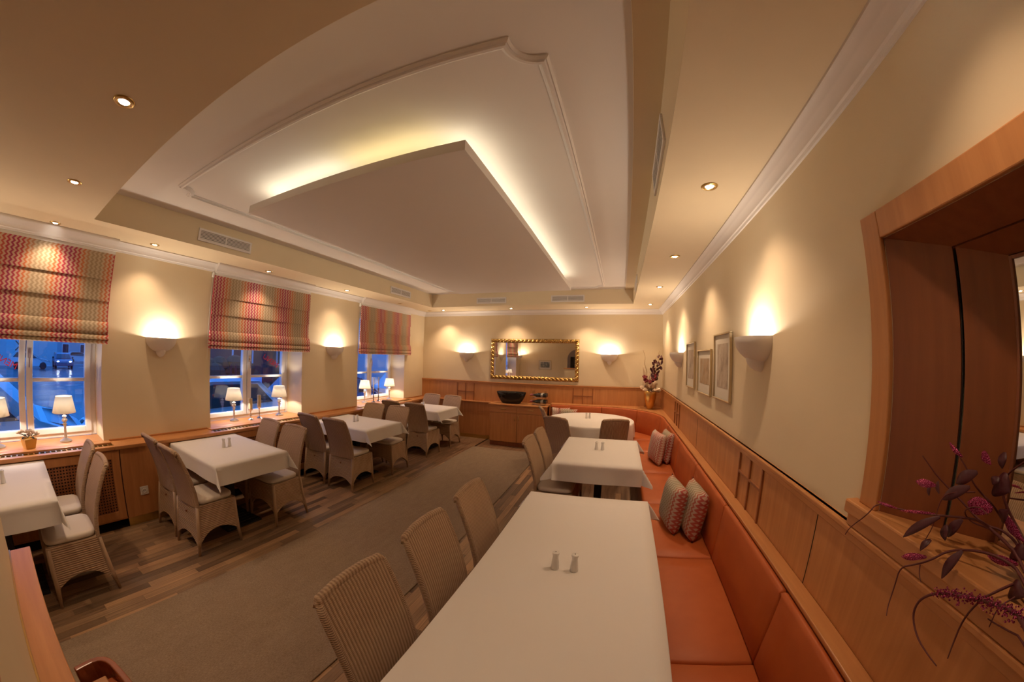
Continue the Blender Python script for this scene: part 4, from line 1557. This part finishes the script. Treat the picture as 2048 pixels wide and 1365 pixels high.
def gbranch(pts, x0, x1, r0, r1, m=stem_mat, name='stem', root=True):
    n = len(pts)
    P = [gpt(p[0], p[1], xcap(p, x0 + (x1 - x0) * i / (n - 1))) for i, p in enumerate(pts)]
    if root:
        P = [Vector((0, 0, .02)), Vector((0, 0, .10)) * .6 + P[0] * .4] + P
    # smooth
    for _ in range(2):
        Q = [P[0]]
        for a, b in zip(P, P[1:]):
            Q += [a * .75 + b * .25, a * .25 + b * .75]
        P = Q + [P[-1]]
    k = len(P)
    MB().tube(P, [r0 + (r1 - r0) * i / (k - 1) for i in range(k)], 7).build(name, m, gb, smooth=True)
    return P


gbranch([(2044, 1120), (2000, 1075), (1960, 1040), (1915, 1035), (1860, 1030), (1800, 1020), (1755, 1005), (1735, 1030), (1700, 1055), (1690, 1070)], .92, .76, .0045, .0012)
gbranch([(2046, 1150), (2010, 1120), (1960, 1102), (1900, 1100), (1860, 1122), (1830, 1130), (1800, 1135), (1790, 1170), (1775, 1215), (1773, 1232)], .90, .72, .0045, .0012)
gbranch([(2044, 1100), (2010, 1062), (1965, 1050), (1920, 1000), (1890, 970), (1868, 945), (1845, 912)], .94, .80, .004, .0012)
gbranch([(2044, 1085), (2005, 1040), (1985, 1010), (1960, 985), (1945, 965), (1930, 930), (1903, 892)], .96, .86, .004, .0012)
gbranch([(2046, 1075), (2020, 1030), (2000, 980), (2012, 950), (2048, 925)], .98, .93, .005, .002)
gbranch([(2046, 1132), (2015, 1085), (1985, 1060), (1940, 1045), (1925, 1020), (1958, 1012), (1975, 1030)], .93, .84, .003, .0012)
gbranch([(2046, 1160), (2000, 1180), (1960, 1200), (1925, 1240), (1905, 1290), (1895, 1318)], .88, .74, .0045, .0012)
gbranch([(1950, 985), (1900, 985), (1880, 1000), (1868, 1050), (1848, 1085)], .86, .80, .002, .001, root=False)
gbranch([(1840, 1130), (1838, 1150), (1842, 1166)], .75, .74, .0018, .0009, root=False)
gbranch([(2030, 1195), (1995, 1215), (1978, 1255)], .84, .80, .002, .001, root=False)
# curling glitter plume
P = gbranch([(2048, 1238), (2010, 1215), (1960, 1200), (1915, 1190), (1870, 1186), (1838, 1200), (1824, 1230), (1833, 1275), (1855, 1310), (1873, 1333)], .74, .70, .006, .0012)
mb = MB()
plume = [(2048, 1238), (2010, 1217), (1960, 1201), (1915, 1191), (1870, 1186)]
for (a, b), xa, xb in zip(zip(plume, plume[1:]), (.74, .735, .73, .725), (.735, .73, .725, .72)):
    A, Bv = gpt(*a, xa), gpt(*b, xb)
    for k in range(110):
        q = A.lerp(Bv, rr.random())
        sp_ = .011 if a[0] > 1950 else (.008 if a[0] > 1900 else .005)
        mb.ball(q + Vector((rr.gauss(0, sp_ * .6), rr.gauss(0, sp_ * .6), rr.gauss(0, sp_ * .6))), rr.uniform(.0014, .003), 5, 3)
tag(mb.build('glitter_plume', glitter, gb), kind='stuff')
P = gbranch([(2048, 1278), (2015, 1262), (1985, 1245), (1975, 1238)], .76, .74, .003, .001)
LEAF = [((1943, 1025), (1975, 1050), (2010, 0)), ]
for b, t_, x, w, g in (((1925, 1103), (1883, 1158), .80, .013, 0), ((1880, 1035), (1806, 1075), .80, .012, 0), ((1955, 945), (1912, 968), .88, .016, 0),
                       ((1995, 960), (2020, 985), .93, .030, 0), ((2010, 905), (2004, 938), .95, .012, 0), ((1940, 975), (1885, 1000), .86, .015, 0),
                       ((1893, 1050), (1890, 1082), .83, .012, 0), ((1925, 1040), (1895, 1075), .85, .014, 0), ((1862, 1080), (1840, 1102), .80, .010, 0),
                       ((1998, 955), (1985, 970), .92, .012, 0), ((2030, 1095), (2048, 1120), .92, .022, 0), ((1876, 963), (1878, 988), .82, .006, 0), ((1861, 970), (1858, 992), .82, .006, 0),
                       ((2002, 1040), (2018, 1022), .93, .016, 0), ((2025, 1170), (2048, 1195), .88, .02, 0),
                       ((1853, 1115), (1803, 1114), .76, .009, 1), ((1872, 972), (1832, 963), .81, .010, 1), ((1966, 903), (1982, 930), .89, .010, 1), ((1925, 915), (1899, 885), .87, .006, 1),
                       ((2036, 1130), (1975, 1112), .90, .010, 1), ((1985, 1020), (1935, 1005), .88, .020, 1), ((2010, 1030), (2048, 1085), .94, .011, 1), ((1795, 1018), (1755, 1003), .77, .004, 1), ((1870, 1028), (1800, 1022), .80, .004, 1)):
    leaf_mesh(MB(), gpt(*b, xcap(b, x)), gpt(*t_, xcap(t_, x - .01)), w, (-1, 0, .2), .10, 8).build('glitter_sprig' if g else 'leaf', glitter if g else burgundy, gb, smooth=True)

# ------------------------------------------------------------------ bentwood armchair at the lower left corner
ac = thing('bentwood_armchair', 'bentwood armchair with orange seat at the lower left corner', 'armchair', (-1.03, .02, 0))
band = [(-.325, -.030), (-.329, .000), (-.331, .030), (-.327, .050), (-.316, .066), (-.300, .077), (-.275, .085), (-.22, .092), (-.12, .100), (.05, .108), (.30, .116)]
pr = [(-.011, .66), (.011, .66), (.011, .745), (-.011, .745)]
sweep(band, pr).build('bent_arm', wood_red, ac, bevel=.004)
box('arm_board', -.272, -.115, -.030, .050, .690, .715, wood_y, ac, .004)
box('arm_pad', -.285, .28, -.030, .083, .660, .688, orange, ac, .006)
box('seat', -.29, .30, -.020, .095, .40, .455, orange, ac, .02, seg=3)
box('seat_rail', -.30, .31, -.022, .098, .345, .40, wood_red, ac, .004)
for x, y in ((-.285, .0), (.30, .0), (-.255, .080), (.29, .105)):
    MB().tube([(x, y, 0), (x, y, .68)], [.016, .018], 10).build('leg', wood_red, ac, smooth=True)

# ------------------------------------------------------------------ the street outside (dusk)
asphalt = mat('wet_asphalt', (.10, .11, .12), .22, spec=.6)
nt, N, L, B = nodes(asphalt)
L.new(ramp(nt, noise(nt, coords(nt, (.6, .15, 1)), 1.5, 4), [(.35, (.05, .055, .06)), (.65, (.16, .17, .18))]), B.inputs['Base Color'])
L.new(mth(nt, 'MULTIPLY_ADD', noise(nt, coords(nt, (.3, .1, 1)), 2.0, 3), .3, .08), B.inputs['Roughness'])
car_paint = mat('silver_car_paint', (.55, .56, .58), .25, .2)
car_white = mat('white_car_paint', (.75, .76, .78), .25)
car_dark = mat('blue_car_paint', (.10, .13, .2), .2, .2)
car_glass = mat('car_glass', (.02, .025, .03), .05, spec=.8)
headlight = mat('lit_headlight', (1, 1, 1), .5, emit=(.9, .95, 1), estr=45)
sign_lit = mat('lit_sign', (1, 1, 1), .5, emit=(.75, .85, 1.0), estr=.75)
facade = paint('pale_render', (.55, .55, .55))
facade_b = paint('brown_boards', (.15, .10, .09))
facade_c = paint('grey_render', (.42, .42, .44))
pane_dark = mat('house_pane', (.03, .04, .06), .1)
hedge_mat = mat('hedge_leaf', (.03, .055, .03), .8)
tarp = mat('pale_blue_tarp', (.45, .6, .8), .6)


def zg(x):
    return -.30 + .018 * (x + 5)


gr = MB().add([(-4.64, -70, zg(-4.6)), (-110, -70, zg(-110)), (-110, 120, zg(-110)), (-4.64, 120, zg(-4.6)),
               (-4.64, -70, zg(-4.6) - .4), (-110, -70, zg(-110) - .4), (-110, 120, zg(-110) - .4), (-4.64, 120, zg(-4.6) - .4)],
              [(0, 1, 2, 3), (7, 6, 5, 4), (0, 4, 5, 1), (1, 5, 6, 2), (2, 6, 7, 3), (3, 7, 4, 0)]).build('street', asphalt)
struct(gr, 'wet street outside the windows')


def car(label, x, y, heading, paint_, profile, ln, wd, lights=False):
    """profile: (u 0..1 along length from nose, z) outline; nose points along heading"""
    t = thing('car', label, 'car', (x, y, zg(x)), heading, 'cars in the street')
    body, glassp = profile
    n = len(body)

    def ring(w, inset, top=1.0):
        return [((u - .5) * -ln, w, z) for u, z in body]
    rings = []
    for w, sq in ((-wd / 2 + .06, .97), (-wd / 2, 1.0), (wd / 2, 1.0), (wd / 2 - .06, .97)):
        rings.append([((u - .5) * -ln * sq, w * (1 if z < .95 else .88), .28 + (z - .28) * sq) for u, z in body])
    MB().loft(rings).build('body', paint_, t, bevel=.03)
    for s in (-1, 1):
        k = wd / 2 * .94
        MB().add([((u - .5) * -ln, s * (k + (.012 if z < 1.0 else -.040)), z) for u, z in glassp] + [((u - .5) * -ln, s * (k - .03 + (.012 if z < 1.0 else -.04)), z) for u, z in glassp],
                 [tuple(range(len(glassp))), tuple(range(2 * len(glassp) - 1, len(glassp) - 1, -1))] + [(i, (i + 1) % len(glassp), len(glassp) + (i + 1) % len(glassp), len(glassp) + i) for i in range(len(glassp))]).build('side_window', car_glass, t)
        mb = MB().ball(((.40 - .5) * -ln, s * (wd / 2 + .09), 1.02), .11, 8, 6, (.7, .9, .75))
        mb.build('wing_mirror', rubber, t, smooth=True)
        for u in (.18, .80):
            rings = [[((u - .5) * -ln + r * cos(2 * pi * j / 18), s * w, .31 + r * sin(2 * pi * j / 18)) for j in range(18)] for r, w in ((.30, wd / 2 - .18), (.31, wd / 2 - .02), (.28, wd / 2 + .005), (.18, wd / 2 + .008), (.02, wd / 2 + .008))]
            MB().loft(rings).build('wheel', rubber, t, auto=40)
        MB().ball((.47 * ln, s * wd * .34, .68), .10, 8, 5, (.6, 1.2, .7)).build('headlight', headlight if lights else car_glass, t, smooth=True)
    (u0, z0), (u1, z1) = [p for p in body if p[1] > .9][:2]
    MB().add([((u0 - .5) * -ln + .015, -wd * .40, z0 + .03), ((u0 - .5) * -ln + .015, wd * .40, z0 + .03), ((u1 - .5) * -ln + .02, wd * .35, z1 - .02), ((u1 - .5) * -ln + .02, -wd * .35, z1 - .02)], [(0, 1, 2, 3)]).build('windscreen', car_glass, t, solid=.01)
    return t


HATCH = ([(.0, .32), (.0, .62), (.04, .74), (.26, .93), (.42, 1.36), (.55, 1.46), (.82, 1.44), (.95, 1.02), (1, .85), (1, .35), (.9, .28), (.1, .28)],
         [(.32, .96), (.44, 1.32), (.56, 1.40), (.80, 1.38), (.90, 1.0)])
VAN = ([(.0, .35), (.0, .80), (.05, .92), (.16, 1.08), (.30, 1.62), (.36, 1.70), (.95, 1.72), (1, 1.5), (1, .35), (.9, .28), (.1, .28)],
       [(.22, 1.10), (.33, 1.55), (.38, 1.60), (.60, 1.60), (.60, 1.10)])


def gpos(px_, py_):
    """point of the sloping street seen at a pixel"""
    d = ray(px_, py_)
    # H + t dz = -.30 + .018 (t dx + 5)
    t = (-.30 + .09 - H) / (d.z - .018 * d.x)
    return Vector((0, 0, H)) + d * t


car('white van parked close outside the first window, left sash', -6.75, -1.15, pi / 2, car_white, VAN, 4.3, 1.75)
car('white car nose close outside the first window, right edge', -7.35, 2.95, -pi / 2, car_white, HATCH, 3.9, 1.68)
car('small silver hatchback parked across the street', -44.0, 44.0 * .052 - .9, pi / 2, car_paint, HATCH, 3.7, 1.65)
car('oncoming car with bright headlights on the wet road', -46.0, 46.0 * .100, 0, car_dark, HATCH, 3.9, 1.7, True)
car('silver car parked far up the street', -62.0, 62.0 * .138, pi / 2, car_paint, HATCH, 4.0, 1.7)
car('dark blue car parked outside the middle window', -7.6, 7.3, pi / 2, car_dark, HATCH, 4.1, 1.7)
car('silver car parked outside the far window', -7.6, 12.0, pi / 2, car_paint, HATCH, 4.1, 1.7)


def building(label, x, y0, y1, h, m, wins, wd=(1.0, 1.5), roof=True, depth=6):
    t = thing('building', label, 'building', (x, (y0 + y1) / 2, zg(x) - .2), 0, None)
    hw = (y1 - y0) / 2
    box('wall', -depth, 0, -hw, hw, 0, h, m, t)
    for (yy, zz) in wins:
        f = MB().box(0, .06, yy - wd[0] / 2 - .08, yy + wd[0] / 2 + .08, zz - .08, zz).box(0, .06, yy - wd[0] / 2 - .08, yy + wd[0] / 2 + .08, zz + wd[1], zz + wd[1] + .08).box(0, .06, yy - wd[0] / 2 - .08, yy - wd[0] / 2, zz, zz + wd[1]).box(0, .06, yy + wd[0] / 2, yy + wd[0] / 2 + .08, zz, zz + wd[1]).build('window', window_white, t)
        box('pane', .005, .02, yy - wd[0] / 2, yy + wd[0] / 2, zz, zz + wd[1], pane_dark, f)
    if roof:
        MB().prism([(-depth - .4, h), (.4, h), (-depth / 2, h + 2.2)], -hw - .3, hw + .3, 'Y').build('roof', facade_b, t)
    return t


b1 = building('pale house across the street with a lit sign', -50, -12, 4.4, 6.0, facade, [(-5, 1.2), (-1.5, 1.2), (2.2, 3.6), (-5, 3.8), (-1.5, 3.8), (5.2, 1.2)])
sg = thing('lit_sign', 'small lit signboard on the pale house', 'sign', (-49.9, 3.25, 2.05))
box('board', 0, .10, -.95, .95, -.35, .55, sign_lit, sg, .02)
MB().tube([(.1, 0, .75), (.35, 0, .80)], .05, 8).build('sign_lamp', headlight, sg)
building('grey terrace at the end of the road', -78, 4.5, 30, 8.0, facade_c, [(-9, 1.2), (-6, 1.2), (-3, 1.2), (-9, 4.0), (-6, 4.0), (-3, 4.0), (2, 1.2), (6, 1.2)])
building('dark boarded shed opposite the middle window', -19, 8.2, 15.5, 5.5, facade_b, [(-1.0, 1.6), (2.0, 1.6)], (1.2, 1.0))
building('pale grey wall opposite the far window', -11.5, 12.6, 30, 6.0, facade_c, [(2.5, 2.4), (5.5, 2.4)], (.9, 1.4))
hd = thing('hedge', 'dark green hedge opposite the middle window', 'hedge', (-16.5, 8.3, zg(-16.5)))
mb = MB()
for k in range(60):
    mb.ball((R0.uniform(-.5, .5), R0.uniform(-1.8, 1.8), R0.uniform(.2, 1.6)), R0.uniform(.3, .5), 7, 5)
tag(mb.build('foliage', hedge_mat, hd), kind='stuff')
for k, (x, y, lab) in enumerate(((-12.5, 6.1, 'left pale blue banner on the railing opposite the middle window'), (-12.5, 7.45, 'right pale blue banner on the railing opposite the middle window'))):
    t = thing('banner', lab, 'banner', (x, y, zg(x) + .35))
    box('sheet', -.02, .02, -.55, .55, 0, .75, tarp, t, .005)
    for s in (-1, 1):
        MB().tube([(0, s * .58, -.35), (0, s * .58, 1.25)], .035, 8).build('post', black_metal, t)
rl = thing('street_railing', 'dark iron railing along the pavement outside the middle window', 'railing', (-9.2, 6.6, zg(-9.2)))
for z in (.35, .95):
    MB().tube([(0, -2.6, z), (0, 2.6, z)], .03, 8).build('rail', black_metal, rl)
for k in range(7):
    MB().tube([(0, -2.6 + 5.2 * k / 6, 0), (0, -2.6 + 5.2 * k / 6, 1.0)], .03, 8).build('post', black_metal, rl)
pl = thing('street_sign', 'thin signpost with a cross-shaped sign across the street', 'sign', (-30.0, 30 * .012, zg(-30)))
MB().tube([(0, 0, 0), (0, 0, 2.1)], .04, 8).build('post', black_metal, pl)
for s in (-1, 1):
    MB().tube([(0, -.28, 1.95 - s * .28), (0, .28, 1.95 + s * .28)], .04, 6).build('arm', black_metal, pl)

for m_ in (bulb_mat, halogen_mat, headlight, sign_lit):
    m_.cycles.emission_sampling = 'NONE'      # tiny lit glass: its light comes from the lamp beside it
